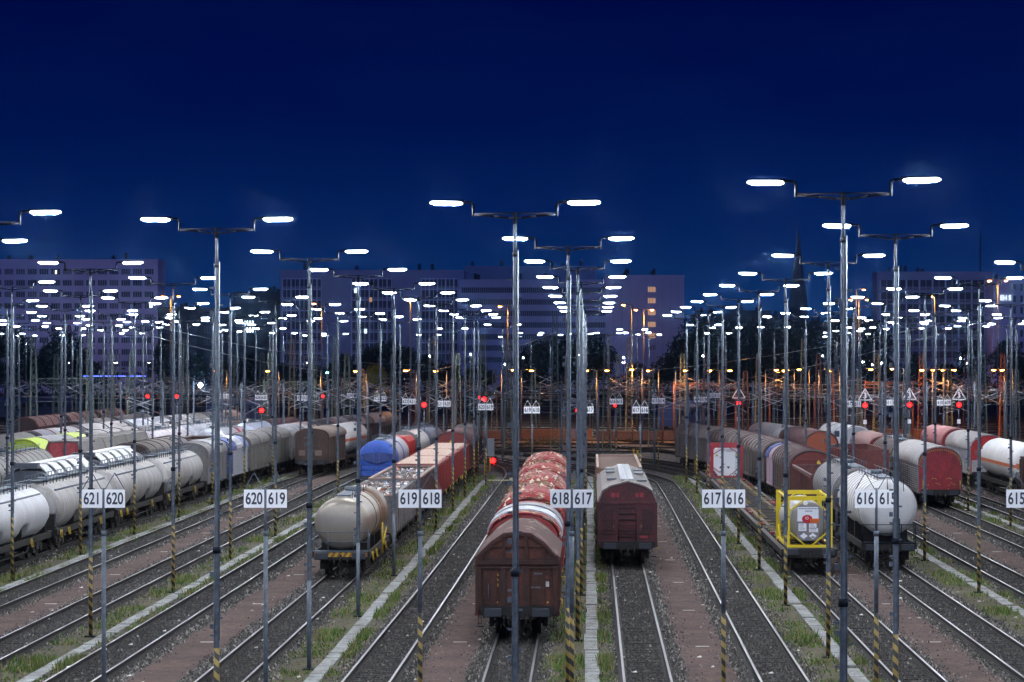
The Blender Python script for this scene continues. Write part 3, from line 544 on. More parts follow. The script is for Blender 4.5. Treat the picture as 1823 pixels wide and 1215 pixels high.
def bulb(px, py, D, r, m, label):
    root = thing('distant_lamp', label, 'street lamp', (P(px,D),D,0), 0, 'small distant lamps'); z = PZ(py,D); p = MB(); p.tube((0,0.15,0),(0,.15,z),.06); p.build('post', GALVD, root)
    l = MB(); l.loft([[(w*math.cos(t),w*math.sin(t),z+u) for t in np.linspace(0,2*math.pi,9)[:-1]] for u, w in ((-r,r*.4),(-r*.4,r),(r*.4,r),(r,r*.4))]); l.build('bulb', m, root)
bulb(357,686,330,.26,WL,'bright white lamp low above the white tank wagons')
for i in range(16): bulb(random.uniform(280,1800), random.uniform(630,650), random.uniform(480,560), .13, WL, 'tiny street lamp far behind the yard')
bulb(583,664,480,.2,emis('green traffic light',(.25,1,.8),60),'small green light between the orange lamps')
# ---------------------------------------------------------------- wagons
def ring_xz(r, zc, n=24, y=0, sx=1.): return [(sx*r*math.cos(2*math.pi*i/n), y, zc+r*math.sin(2*math.pi*i/n)) for i in range(n)]
def wheelset_mesh():
    b = MB()
    for s in (-.75,.75):
        b.tube((s-.07,0,.46),(s+.07,0,.46),.46,.46,20,0); b.tube((s-.1*(1 if s<0 else -1)-.0,0,.46),(s-.06*(1 if s<0 else -1),0,.46),.5,.5,20,0)
        b.tube((s-.1,0,.46),(s+.1,0,.46),.15,.15,10,0)
    b.tube((-.95,0,.46),(.95,0,.46),.08,.08,8,0); return b.mesh('wheelset', WHEEL)
WS = wheelset_mesh()
def bogie_mesh():
    b = MB()
    for s in (-1,1):
        b.box(s*1.0-.06,s*1.0+.06,-1.25,1.25,.55,.78); b.box(s*1.0-.09,s*1.0+.09,-1.1,-.7,.3,.68); b.box(s*1.0-.09,s*1.0+.09,.7,1.1,.3,.68); b.box(s*1.0-.1,s*1.0+.1,-.35,.35,.42,.9)
        for k in (-.2,.2): b.tube((s*1.02,k,.45),(s*1.02,k,.8),.07,.07,8)
    b.box(-1.0,1.0,-.2,.2,.6,.9); b.box(-1,1,-1.3,-1.22,.6,.72); b.box(-1,1,1.22,1.3,.6,.72); return b.mesh('bogie', BLK)
BG = bogie_mesh()
def buffer_mesh():
    b = MB(); b.tube((0,.62,0),(0,.25,0),.15,.14,12); b.tube((0,.3,0),(0,.06,0),.10,.10,12); b.loft([[(.30,.06,-.17),(.30,.06,.17),(-.30,.06,.17),(-.30,.06,-.17)],[(.31,.0,-.14),(.31,.0,.14),(-.31,.0,.14),(-.31,.0,-.14)]],0,False); return b.mesh('buffer', mat('buffer steel', (.05,.058,.07), .45, .5))
BF = buffer_mesh(); BF2 = BF.copy(); BF2.transform(Matrix.Rotation(math.pi,4,'Z'))
def hook_mesh():
    b = MB(); b.box(-.05,.05,-.0,.5,-.08,.1); b.tube((0,-.05,-.02),(0,-.05,-.42),.05,.05,6); b.tube((-.35,.1,-.05),(-.3,.0,-.5),.03,.03,6); b.tube((.35,.1,-.05),(.3,.0,-.5),.03,.03,6); b.box(-.12,.12,.0,.06,-.5,-.3); return b.mesh('coupling', BLK)
HK = hook_mesh()
_UF = {}
def gear(root, L, axles=4, zt=1.25, w=1.3, solebar=None):
    h = L/2
    key = (round(L,1), zt, w, axles)
    if key not in _UF:
        b = MB()
        for s in (-1,1): b.box(s*w-.06,s*w+.06,-h+.45,h-.45,zt-.32,zt)
        for s in (-1,1): b.box(-1.25,1.25,s*(h-.5)-.08,s*(h-.5)+.08,zt-.42,zt+.02)
        b.box(-.25,.25,-h+.5,h-.5,zt-.3,zt-.05); n = int(L/2.2)
        for i in range(n): y = -h+1+i*(L-2)/max(1,n-1); b.box(-w,w,y-.05,y+.05,zt-.25,zt-.06)
        b.tube((-.5,-1.2,.75),(-.5,.1,.75),.22,.22,12); b.box(.2,.9,.4,1.5,.55,.95); b.beam((-w,-h*.35,.55),(-w,h*.35,.55),.05); b.beam((w,-h*.35,.55),(w,h*.35,.55),.05)
        for s in (-1,1):
            for k in (-1,1): b.beam((s*(w+.02),k*h*.35,.55),(s*(w+.02),k*(h*.35+.9),zt-.2),.05); b.box(s*(w+.02)-.1,s*(w+.02)+.1,k*(h-.75)-.2,k*(h-.75)+.2,.45,.5)
        _UF[key] = b.mesh('underframe', DRK)
    obj('underframe', _UF[key], root)
    if axles == 4:
        for s in (-1,1):
            bo = obj('bogie', BG, root, (0, s*(h-2.6), 0))
            for k in (-.9,.9): obj('wheelset', WS, bo, (0,k,0))
    else:
        for s in (-1,1):
            obj('wheelset', WS, root, (0, s*(h-2.6), 0))
            for k in (-1,1): b = MB(); y = s*(h-2.6); b.box(k*1.0-.06,k*1.0+.06,y-.75,y+.75,.66,.74); b.box(k*1.0-.09,k*1.0+.09,y-.16,y+.16,.3,.66); b.box(k*1.0-.04,k*1.0+.04,y-.3,y+.3,.3,1.0); b.build('axle_guard', BLK, root)
    for s in (-1,1):
        obj('buffer', BF, root, (s*.875, -h, 1.05)); obj('buffer', BF2, root, (s*.875, h, 1.05))
    obj('coupling', HK, root, (0,-h+.3,1.0))
def hand(root, L, side=1, m=None):
    b = MB()
    for y in (-L/2+1.0, -L/2+3.2, L*.2): 
        for s in (-1,1): b.path([(s*1.42,y,1.2),(s*1.48,y,.8),(s*1.48,y+.4,.8),(s*1.42,y+.4,1.2)], .03, 5)
    b.build('yellow_handrail', m or YEL, root)
def roof_pts(kind, w, ze, zr, n=14):
    if kind == 'round': return [(w*math.cos(math.pi*(1-i/n)), ze+(zr-ze)*math.sin(math.pi*i/n)**.85) for i in range(n+1)]
    if kind == 'flat': return [(-w,ze),(-w*.75,ze+(zr-ze)*.62),(-w*.4,ze+(zr-ze)*.93),(0,zr),(w*.4,ze+(zr-ze)*.93),(w*.75,ze+(zr-ze)*.62),(w,ze)]
    if kind == 'angled': return [(-w,ze),(-w*.62,ze+(zr-ze)*.62),(-w*.32,zr-.04),(0,zr),(w*.32,zr-.04),(w*.62,ze+(zr-ze)*.62),(w,ze)]
    if kind == 'peak': return [(-w,ze),(-w*.84,ze+(zr-ze)*.52),(-w*.58,ze+(zr-ze)*.76),(0,zr),(w*.58,ze+(zr-ze)*.76),(w*.84,ze+(zr-ze)*.52),(w,ze)]
    if kind == 'hip': return [(-w,ze),(-w*.62,zr-.05),(0,zr),(w*.62,zr-.05),(w,ze)]
def boxbody(root, L, body, roof, end=None, w=1.38, zb=1.15, ze=3.2, zr=4.25, kind='round', ribs=1.5, roofribs=0, endstyle='ribs', roofname='roof', over=.05, hatches=False, segs=None, trim=None):
    h = L/2-.65; end = end or body; trim = trim or end
    top = roof_pts(kind, w, ze, zr); prof = [(w,zb)]+[(-w,zb)]+top
    b = MB(); b.loft([[(x,y,z) for x,z in prof] for y in (-h,h)], 0, False)
    if ribs:
        n = max(2, int(2*h/ribs))
        for i in range(n+1):
            y = -h+.06+(2*h-.12)*i/n
            for s in (-1,1): b.box(s*w-(.0 if s>0 else .05), s*w+(.05 if s>0 else 0), y-.05,y+.05, zb, ze-.05)
    b.box(-w-.06,w+.06,-h,h,zb-.1,zb+.05)
    for s in (-1,1): b.box(s*w-.05,s*w+.05,-h,h,ze-.1,ze+.02)
    b.build('body', [body], root)
    e = MB(); y = -h-.005
    gz = zr-.12
    e.add([(x*.995,y-.03,z-.02) for x,z in prof], [tuple(range(len(prof)))], 0)
    if endstyle == 'ribs':
        for x in (-w+.12,-w*.45,-w*.05+.0,w*.42,w-.12): e.box(x-.06,x+.06,y-.12,y-.03,zb,ze)
        e.box(-w,w,y-.14,y-.03,ze-.08,ze+.08); e.box(-w,w,y-.12,y-.03,zb,zb+.14)
        for x in (-w*.62,-w*.2,w*.2,w*.62): e.box(x-.05,x+.05,y-.10,y-.03,ze+.08, min(zr-.1, ze+(zr-ze)*(.9 if abs(x)<w*.5 else .55)))
        e.box(-w*.75,w*.75,y-.09,y-.03,ze+(zr-ze)*.48,ze+(zr-ze)*.48+.07)
    elif endstyle == 'ladder':
        e.box(-w,w,y-.12,y-.03,ze-.06,ze+.06)
        for x in (-w*.98,-w*.38,w*.38,w*.98): e.box(x-.06,x+.06,y-.11,y-.03,zb+.02,ze)
        for z in (zb+.45, zb+.8, ze-.55): e.box(-w*.38,w*.38,y-.09,y-.03,z-.03,z+.03)
        e.box(-w,w,y-.09,y-.03,zb+.75,zb+.83)
        for x in (-w*.4,w*.4): e.box(x-.03,x+.03,y-.09,y-.03,ze+.06,ze+(zr-ze)*.7)
    elif endstyle == 'panel':
        for x in (-w*.5,-w*.17,w*.17,w*.5): e.box(x-.03,x+.03,y-.07,y-.03,zb,ze+(zr-ze)*.5)
        for x in (-w*.5,w*.17):
            for z in (zb+.3,zb+1.1,ze+.1): e.box(x-.05,x+.05,y-.1,y-.03,z,z+.25)
    elif endstyle == 'plainv':
        for x in (-w*.6,0,w*.6): e.box(x-.02,x+.02,y-.06,y-.03,zb,ze+(zr-ze)*.6)
    e.build('end_wall', [end], root)
    # roof shell
    rp = [(x*(w+over)/w, z+.03) for x,z in top]; rp2 = [(x*(w+over+.05)/w, z+.09) for x,z in reversed(top)]
    if segs:
        n = len(segs); yy = [-h-.08+(2*h+.16)*i/n for i in range(n+1)]
        for i, sm in enumerate(segs):
            o = .05 if i%2 else 0
            s = MB(); s.loft([[(x*(1+o*.6),y,z+o) for x,z in rp+rp2] for y in (yy[i]-.05*(i%2), yy[i+1]+.05*(i%2))],0,False); s.build('roof_panel', [sm], root)
    else:
        s = MB(); s.loft([[(x,y,z) for x,z in rp+rp2] for y in (-h-.1,h+.1)],0,kind=='round')
        if roofribs:
            n = int(2*h/roofribs); rr = [(x*1.035,z+.045) for x,z in rp2]+[(x*1.0,z-.0) for x,z in rp]
            for i in range(n+1):
                y = -h+(2*h)*i/n; s.loft([[(x,yy,z) for x,z in rr] for yy in (y-.035,y+.035)],1,False)
        ro = s.build(roofname, [roof, trim], root)
        if hatches:
            hb = MB(); hb.box(-.34,.34,-h+1.2,h-.8,zr+.07,zr+.10,0)
            y = -h+1.4
            while y < h-1.5:
                hb.box(-.33,-.03,y,y+.3,zr+.10,zr+.14,2); hb.box(.03,.33,y,y+.3,zr+.10,zr+.14,2); y += .95
            for y in (-h+2.6,0,h-7): hb.box(-1.0,-.5,y+2,y+4.4,zr-.10,zr+.0,1); hb.box(.5,1.0,y,y+2.4,zr-.10,zr+.0,1)
            hb.build('roof_hatches', [mat('grey walkway', (.30,.30,.31), .6), mat('dark hatch', (.10,.11,.13), .5), WHT], ro)
    return root
def tank(root, L, m, r=1.4, zc=2.75, y0=None, y1=None, bands=(), m2=None, m2rng=None, stripe=None, mstripe=None, ribs=0, mrib=None, name='tank_barrel', n=40, dish=.45, platform=True, walkway=True, frontlad=False):
    h = L/2; y0 = -h+.75 if y0 is None else y0; y1 = h-.75 if y1 is None else y1
    st = [(0,.02*r),(.02,.35*r),(.10*dish*2,.70*r),(.45*dish,.88*r),(dish,.975*r),(dish+.12,r)]
    ys = [(y0+d, q) for d, q in st]; ny = int((y1-y0-2*dish)/.5)+1
    ys += [(y0+dish+.12+(y1-y0-2*dish-.24)*i/ny, r) for i in range(1, ny)]
    ys += [(y1-d, q) for d, q in reversed(st)]
    mats = [m, m2 or m, mstripe or m]
    def mf(k, i):
        yy = (ys[k][0]+ys[k+1][0])/2; z = zc+ys[k][1]*math.sin(2*math.pi*(i+.5)/n)
        if stripe and stripe[0] < z < stripe[1]: return 2
        if m2rng and any(a <= (yy-y0)/(y1-y0) <= b for a, b in m2rng): return 1
        return 0
    b = MB(); b.loft([ring_xz(q, zc, n, y) for y, q in ys], 0, True, True, True, mf); bo = b.build(name, mats, root)
    if ribs:
        q = MB(); nn = int((y1-y0-2*dish)/ribs)
        for i in range(nn+1):
            y = y0+dish+.15+(y1-y0-2*dish-.3)*i/nn; q.loft([ring_xz(r+.0, zc, n, y-.07), ring_xz(r+.03, zc, n, y-.04), ring_xz(r+.03, zc, n, y+.04), ring_xz(r+.0, zc, n, y+.07)],0,True)
        q.build('barrel_rib', mrib or m, bo)
    for y in (-h+2.4,0,h-2.4): s = MB(); s.box(-1.1,1.1,y-.15,y+.15,1.1,zc-r*.72); s.build('saddle', DRK, root)
    if walkway:
        wk = MB(); wk.box(-.35,.35,y0+1,y1-1,zc+r+.02,zc+r+.07)
        for sx in (-.45,.45):
            wk.path([(sx,y0+1,zc+r+.32),(sx,y1-1,zc+r+.32)], .02, 5); y = y0+1
            while y < y1-1: wk.tube((sx,y,zc+r-.1),(sx,y,zc+r+.32),.018,.018,5); y += 1.5
        wk.tube((0,-.4,zc+r),(0,-.4,zc+r+.28),.3,.3,14); wk.build('walkway', GALV, root)
    if platform:
        pf = MB(); y = -h+.35; pf.box(-1.3,1.3,y,y+.75,1.22,1.27)
        for zz in (1.72,2.2): pf.path([(-1.3,y,zz),(1.3,y,zz)], .022, 5)
        for x in (-1.3,-.6,.6,1.3): pf.tube((x,y,1.25),(x,y,2.2),.022,.022,5)
        pf.path([(-1.3,y,2.2),(-1.3,y+.7,2.2),(-1.3,y+.7,1.25)], .022, 5); pf.path([(1.3,y,2.2),(1.3,y+.7,2.2),(1.3,y+.7,1.25)], .022, 5)
        pf.build('end_platform', GALVD if frontlad else GALV, root)
    return bo
def silo(root, L, m, dark, r=1.42, zc=2.35):
    """powder wagon: one barrel whose belly drops into hoppers"""
    h = L/2; y0, y1 = -h+.6, h-.6; n = 36; rings = []; N_ = 64; nh = 3
    for k in range(N_+1):
        t = k/N_; y = y0+(y1-y0)*t; edge = min(t, 1-t)*(y1-y0); rr = r*(.35+.65*min(1,(edge/.5))**.5) if edge < .5 else r
        ph = (t*nh) % 1; hop = 1 if .13 < ph < .87 else 0; pin = r*(1-.035*math.exp(-((min(ph,1-ph))/.04)**2))
        rr = min(rr, pin); ring = []
        for i in range(n):
            a = 2*math.pi*i/n; x = rr*math.cos(a); z = zc+rr*math.sin(a)
            if math.sin(a) < -.25 and not hop: z = zc-.25*rr; x = x*1.0
            if math.sin(a) < 0 and hop: z = max(z, .95)-.0; x = x*(1.0 if math.sin(a) > -.5 else .97)
            ring.append((x, y, z))
        rings.append(ring)
    b = MB(); b.loft(rings, 0, True, True, True); bo = b.build('silo_barrel', [m], root)
    d = MB()
    for k in range(nh):
        yc = y0+(y1-y0)*(k+.5)/nh; d.loft([[(-.9,yc-1.4,1.25),(.9,yc-1.4,1.25),(.9,yc+1.4,1.25),(-.9,yc+1.4,1.25)],[(-.25,yc-.25,.55),(.25,yc-.25,.55),(.25,yc+.25,.55),(-.25,yc+.25,.55)]],0,False)
    d.build('outlet_hopper', dark, root)
    for k in range(nh+1):
        s = MB(); yc = y0+(y1-y0)*min(.985,max(.015,k/nh)); s.box(-1.15,1.15,yc-.04,yc+.04,1.1,zc-.3); s.build('bulkhead', BLK, root)
    wk = MB(); z = zc+r
    wk.box(-.3,.3,y0+.5,y1-.5,z+.1,z+.14)
    for sx in (-.5,.5):
        wk.path([(sx,y0+.5,z+.38),(sx,y1-.5,z+.38)], .022, 5); y = y0+.5
        while y < y1-.5: wk.tube((sx,y,z-.12),(sx,y,z+.38),.018,.018,5); y += .9
    for k in range(nh): yc = y0+(y1-y0)*(k+.5)/nh; wk.tube((0,yc,z-.05),(0,yc,z+.25),.3,.3,12)
    wk.tube((1.0,y0+1,zc+1.02),(1.0,y1-1,zc+1.02),.05,.05,6); wk.build('walkway', GALV, root)
    l = MB()
    for y in (y0+.2,): 
        for x in (1.25,): l.tube((x,y,1.1),(x,y,2.3),.022); l.tube((x,y+.4,1.1),(x,y+.4,2.3),.022); [l.tube((x,y,zz),(x,y+.4,zz),.018) for zz in (1.3,1.6,1.9,2.2)]
    l.build('ladder', GALV, root)
def openwagon(root, L, m, w=1.38, zb=1.15, zt=3.25, load=None, zl=2.9, ribs=1.3, inner=None, mrim=None, litter=False):
    h = L/2-.6; b = MB()
    for s in (-1,1): b.box(s*w-.04,s*w+.04,-h,h,zb,zt)
    for s in (-1,1): b.box(-w,w,s*h-.04,s*h+.04,zb,zt)
    b.box(-w,w,-h,h,zb-.06,zb+.02); n = int(2*h/ribs)
    for i in range(n+1):
        y = -h+2*h*i/n
        for s in (-1,1): b.box(s*(w+.07)-.06,s*(w+.07)+.03,y-.06,y+.06,zb,zt-.1)
    for x in (-w+.1,-w*.33,w*.33,w-.1): b.box(x-.06,x+.06,-h-.12,-h-.03,zb,zt-.1)
    b.build('body', [m], root)
    r_ = MB()
    for s in (-1,1): r_.box(s*w-.08,s*w+.1 if s>0 else s*w+.08,-h-.08,h+.08,zt,zt+.1)
    for s in (-1,1): r_.box(-w-.08,w+.08,s*h-.08,s*h+.08,zt+.002,zt+.098)
    if inner:
        for i in range(1, n): y = -h+2*h*i/n; r_.box(-w,w,y-.05,y+.05,zt-.14,zt-.02)
    r_.build('top_rim', [mrim or m], root)
    if load:
        nx, ny = 18, int(L*4); g = MB(); vs = []
        for j in range(ny+1):
            for i in range(nx+1):
                x = -w+.05+(2*w-.1)*i/nx; y = -h+.06+(2*h-.12)*j/ny
                vs.append((x, y, zl+.16*math.sin(x*2.1+y*.7)+RNG.normal(0,.07)))
        g.add(vs, [(j*(nx+1)+i, j*(nx+1)+i+1, (j+1)*(nx+1)+i+1, (j+1)*(nx+1)+i) for j in range(ny) for i in range(nx)], 0, False); lo = g.build('load', [load], root)
        if litter:
            cs = [mat('scrap '+c, v, .6) for c, v in (('orange',(.7,.16,.05)),('pale',(.6,.6,.58)),('white',(.75,.76,.78)),('blue',(.08,.14,.35)),('rust',(.25,.12,.06)),('grey',(.25,.25,.25)))]
            q = MB()
            for i in range(230):
                x = random.uniform(-w+.15,w-.15); y = random.uniform(-h+.2,h-.2); a = random.random()*3.1; s_ = random.uniform(.06,.26); dx, dy = math.cos(a)*s_, math.sin(a)*s_
                q.add([(x-dx,y-dy,zl+.05),(x+dy*.5,y-dx*.5,zl+.16),(x+dx,y+dy,zl+.1+s_*.6),(x-dy*.5,y+dx*.5,zl+.22)],[(0,1,2,3)],random.choice((1,1,2,3,4,5,5,0)))
            tag(q.build('scrap_pieces', cs, lo), kind='stuff')
def container_flat(root, L, m, w=1.2, z=1.2):
    h = L/2-.5; b = MB()
    for s in (-1,1): b.box(s*w*.62-.1,s*w*.62+.1,-h,h,z-.35,z)
    b.box(-w,w,-h,-h+.25,z-.35,z+.02); b.box(-w,w,h-.25,h,z-.35,z+.02); n = int(2*h/1.5)
    for i in range(n+1): y = -h+.3+(2*h-.6)*i/n; b.box(-w,w,y-.09,y+.09,z-.2,z-.004)
    for s in (-1,1): b.box(s*w-.05,s*w+.05,-h,h,z-.22,z-.03)
    b.build('deck_frame', [m], root)
    k = MB()
    for i in range(n): 
        y = -h+.9+(2*h-1.6)*i/max(1,n-1)
        for s in (-1,1):
            if random.random() < .6: k.path([(s*w*.6-.3,y,z+.04),(s*w*.6-.3,y+.5,z+.04),(s*w*.6+.3,y+.5,z+.04),(s*w*.6+.3,y,z+.04)], .018, 5)
    k.build('yellow_grab_loops', [mat('dull yellow steel',(.36,.26,.06),.6)], root)
    q = MB()
    for i in range(8): y = random.uniform(-h+1,h-1); s = random.choice((-1,1,1)); q.box(s*w*.86-.12,s*w*.86+.12,y-.25,y+.25,z,z+.1)
    q.build('stop_block', [mat('red stop paint', (.28,.03,.045), .6)], root)
# paints
RUSTB = mat('rust brown paint', (.165,.045,.025), .7, 0, (.022,.012,.011), .75, (1.2,1.2,.6), .25, 12)
RUSTD = mat('dark rust brown paint', (.075,.024,.016), .7, 0, (.016,.011,.011), .7, (1,1,.6), .2, 12)
MAROON = mat('dusty crimson paint', (.42,.035,.05), .65, 0, (.05,.022,.024), .5, (1,1,.5))
PURPLE = mat('dusty purple brown', (.16,.075,.08), .7, 0, (.07,.045,.045), .5, (1,1,.5))
BROWN = mat('matt brown paint', (.10,.060,.050), .75, 0, (.05,.035,.03), .6, (1,1,.5))
BROWND = mat('dark brown paint', (.06,.036,.034), .75, 0, (.03,.02,.02), .5, (1,1,.5))
GROOF = mat('dusty grey roof', (.30,.27,.265), .7, 0, (.13,.115,.11), .6, (.6,2,1))
LROOF = mat('pale grey roof', (.46,.44,.45), .6, 0, (.26,.23,.22), .5, (.8,2.2,1))
DROOF = mat('dark grey brown roof', (.15,.125,.12), .7, 0, (.075,.06,.058), .6, (.7,2,1))
GREYC = mat('grey tarpaulin', (.20,.195,.20), .6, 0, (.10,.085,.08), .6, (.5,1,.3))
GREYD = mat('dark grey tarpaulin', (.10,.10,.11), .6, 0, (.07,.055,.05), .6, (.5,1,.3))
GREYL = mat('light grey tarpaulin', (.36,.37,.42), .55, 0, (.2,.18,.18), .5, (.5,1,.3))
PINK = mat('faded red tarpaulin', (.36,.15,.14), .6, 0, (.30,.24,.23), .7, (.5,1,.3))
BLUEW = mat('deep blue paint', (.025,.055,.22), .5)
SILV = mat('weathered aluminium', (.58,.58,.59), .5, .05, (.20,.18,.16), .95, (.8,2.2,.16), .0, fine=(.9,1.1))
SILC = mat('clean aluminium', (.64,.66,.70), .42, .1, (.42,.40,.40), .4, (.4,.8,.2), fine=(.96,1.04))
TBEIGE = mat('beige stainless tank', (.38,.345,.29), .3, .45, (.30,.265,.22), .5, (.5,.6,.5), fine=(.96,1.04))
TBROWN = mat('stained brown tank', (.25,.165,.11), .35, .3, (.12,.08,.06), .5, (1,1,.6))
TWHITE = mat('white tank paint', (.70,.70,.70), .36, .0, (.50,.48,.46), .4, (.5,.7,.3), fine=(.96,1.04))
TDARK = mat('sooty grey tank', (.13,.125,.135), .45, .1, (.06,.05,.05), .6, (.8,1,.4))
ORANGE = mat('orange stripe', (.62,.15,.06), .5)
RED = mat('bright red paint', (.55,.035,.03), .5, 0, (.30,.03,.03), .4)
RED2 = mat('hopper red paint', (.34,.035,.035), .55, 0, (.14,.03,.028), .6, (1,1,.4))
CREAM = mat('cream lid', (.56,.40,.32), .65, 0, (.40,.25,.2), .5, (1,1,1))
LIME = mat('lime green tarpaulin', (.52,.68,.05), .45, 0, (.46,.6,.08), .3)
BLUE = mat('bright blue paint', (.035,.11,.50), .4, 0, (.03,.08,.36), .3)
STEELW = mat('white silver cladding', (.60,.63,.70), .3, .3, (.4,.4,.45), .4)
DPIT = pit_mat('peeling red roof', (.30,.020,.024), (.50,.40,.32), (.13,.075,.04), 1.6, .535)
DPIT2 = pit_mat('rotten brown roof', (.085,.030,.027), (.26,.18,.14), (.055,.035,.025), 1.3, .575)
SCRAP = ground_mat('scrap load', [(.05,.045,.04),(.13,.12,.11),(.25,.23,.21),(.42,.41,.39)], 7, None, .1)
YTRI = mat('yellow warning mark', (.6,.45,.06), .5)
def tri(b, x, y, z, s, m=0): b.add([(x-s/2,y,z),(x+s/2,y,z),(x,y,z+s*.87)], [(0,1,2)], m)
def wagon(track, y0, L, label, fn, cat='freight wagon', group='wagons waiting on the tracks', name='freight_wagon'):
    ya, yb = y0, y0+L; a = (tx(track, ya), ya); b = (tx(track, yb), yb); rz = -math.atan2(b[0]-a[0], b[1]-a[1])
    root = thing(name, label, cat, ((a[0]+b[0])/2, (a[1]+b[1])/2, .20), rz, group); fn(root, L); root.scale = (1, 1, .955); return root
def gen_box(**k):
    def f(root, L):
        gear(root, L, k.pop('axles', 4) if 'axles' in k else (4 if L > 13.5 else 2)); boxbody(root, L, **k)
    return f
def gen_tank(axles=None, **k):
    def f(root, L): gear(root, L, axles or (4 if L > 12 else 2)); tank(root, L, **k)
    return f
def gen_open(**k):
    def f(root, L): gear(root, L, 4 if L > 12 else 2); openwagon(root, L, **k)
    return f
def gen_silo(m):
    def f(root, L): gear(root, L, 4); silo(root, L, m, DRK); hand(root, L)
    return f
GB = lambda *a, **k: wagon(*a[:4], a[4], **k)
# --- track 618: near brown boxcar and its train
def near_box(root, L):
    gear(root, L, 2); boxbody(root, L, RUSTB, DPIT2, RUSTB, w=1.5, zb=.98, ze=3.02, zr=4.02, kind='angled', ribs=1.0, endstyle='none', trim=RUSTD, over=.03)
    h = L/2-.65; y = -h-.04; b = MB()
    for x0, x1 in ((-1.5,-1.32),(-.62,-.42),(.2,.42),(1.32,1.5)): b.box(x0,x1,y-.1,y,1.1,2.8)
    for x in (-1.12,-.5,.32,.98): b.box(x-.05,x+.05,y-.09,y,3.1,3.45 if abs(x)>.8 else 3.92)
    b.box(-1.52,1.52,y-.13,y,2.86,3.02); b.box(-1.5,1.5,y-.09,y,2.70,2.78); b.box(-1.45,1.45,y-.1,y,1.0,1.2); b.box(-.98,.9,y-.07,y,3.52,3.58); b.box(-1.5,1.5,y-.06,y,3.02,3.1)
    for a, c in (((-1.49,3.06),(-.93,3.64)),((-.93,3.64),(-.48,3.98)),((-.48,3.98),(.48,3.98)),((.48,3.98),(.93,3.64)),((.93,3.64),(1.49,3.06))): b.beam((a[0],y-.05,a[1]),(c[0],y-.05,c[1]),.1,.09)
    b.build('end_frame', [RUSTD], root)
    AMB = mat('faded amber mark',(.40,.24,.05),.6)
    for x, z in ((-.75,2.42),(-.75,2.22),(.66,1.64)): q = MB(); tri(q, x, y-.012, z, .17); q.build('warning_triangle', AMB, root)
    for x, z in ((-.75,2.06),(.66,1.50)): q = MB(); q.add([(x+.075*math.cos(t),y-.012,z+.075*math.sin(t)) for t in np.linspace(0,2*math.pi,13)[:-1]], [tuple(range(12))]); q.build('round_mark', AMB, root)
    for x in (-.73,1.12): q = MB(); q.tube((x,y-.03,1.4),(x,y,1.4),.035,.035,8,0); q.build('reflector', mat('small amber reflector',(.55,.45,.10)), root)
    for x in (-1.0,-.2,.78):
        b = MB(); b.box(x-.26,x+.26,y-.03,y+.0,1.24,2.66); b.box(x-.22,x+.22,y-.045,y-.03,1.30,2.60); b.build('end_panel', [mat('scuffed rust panel',(.10,.030,.018),.75,0,(.025,.012,.01),.9,(2.5,2.5,.8),.3,14)], root)
    b = MB()
    for i in range(19):
        for z in (2.74,2.94,3.06,1.1): b.box(-1.44+i*.16-.014,-1.44+i*.16+.014,y-.145,y-.12,z-.014,z+.014)
    b.build('rivet_row', RUSTB, root)
    b = MB()
    for x in (-1.42,-1.30): b.tube((x,y-.17,.55),(x,y-.17,1.5),.014)
    for z in (.6,.85,1.1,1.35): b.tube((-1.42,y-.17,z),(-1.30,y-.17,z),.012)
    b.box(-1.5,-1.2,y-.3,y-.1,.5,.53); b.box(1.2,1.5,y-.3,y-.1,.5,.53); b.path([(1.35,y-.1,1.0),(1.35,y-.28,.9),(1.35,y-.28,.5)],.014); b.build('step_iron', DRK, root)
    for x in (-.45,.45):
        b = MB(); b.path([(x,y-.05,1.0),(x*1.05,y-.25,.92),(x*1.1,y-.32,.6),(x*.9,y-.3,.42)],.03,6); b.build('brake_hose', BLK, root)
    g = MB(); g.box(.62,.92,y-.06,y-.01,2.48,2.53); g.box(.5,.85,y-.06,y-.01,1.95,2.0); g.path([(-1.05,y-.02,1.5),(-1.05,y-.1,1.5),(-1.05,y-.1,2.1),(-1.05,y-.02,2.1)], .016, 5); g.build('grab_rail', GALV, root)
    s = MB(); s.box(1.05,1.17,y-.02,y-.005,2.0,2.2); s.build('label_holder', mat('pale card', (.5,.5,.48)), root)
    k = MB(); k.path([(1.52,-h+2.4,1.3),(1.62,-h+2.4,1.3),(1.62,-h+2.4,1.0),(1.52,-h+2.4,1.0)],.03,5); k.path([(1.52,h-.6,1.7),(1.72,h-.6,1.7),(1.72,h-.6,1.4)],.03,5); k.build('yellow_handrail', YEL, root)
wagon(618, 98.4, 9.8, 'rusty brown boxcar with an angular roof and amber marks, nearest wagon of all', near_box, 'boxcar')
wagon(618, 108.6, 10.2, 'silver round roofed wagon directly behind the near rusty boxcar', lambda r, L: (gear(r, L, 2), boxbody(r, L, MAROON, STEELW, RED2, w=1.42, zb=1.1, ze=3.0, zr=4.15, kind='round', segs=[DPIT, STEELW, STEELW, GREYL, DPIT])), 'boxcar')
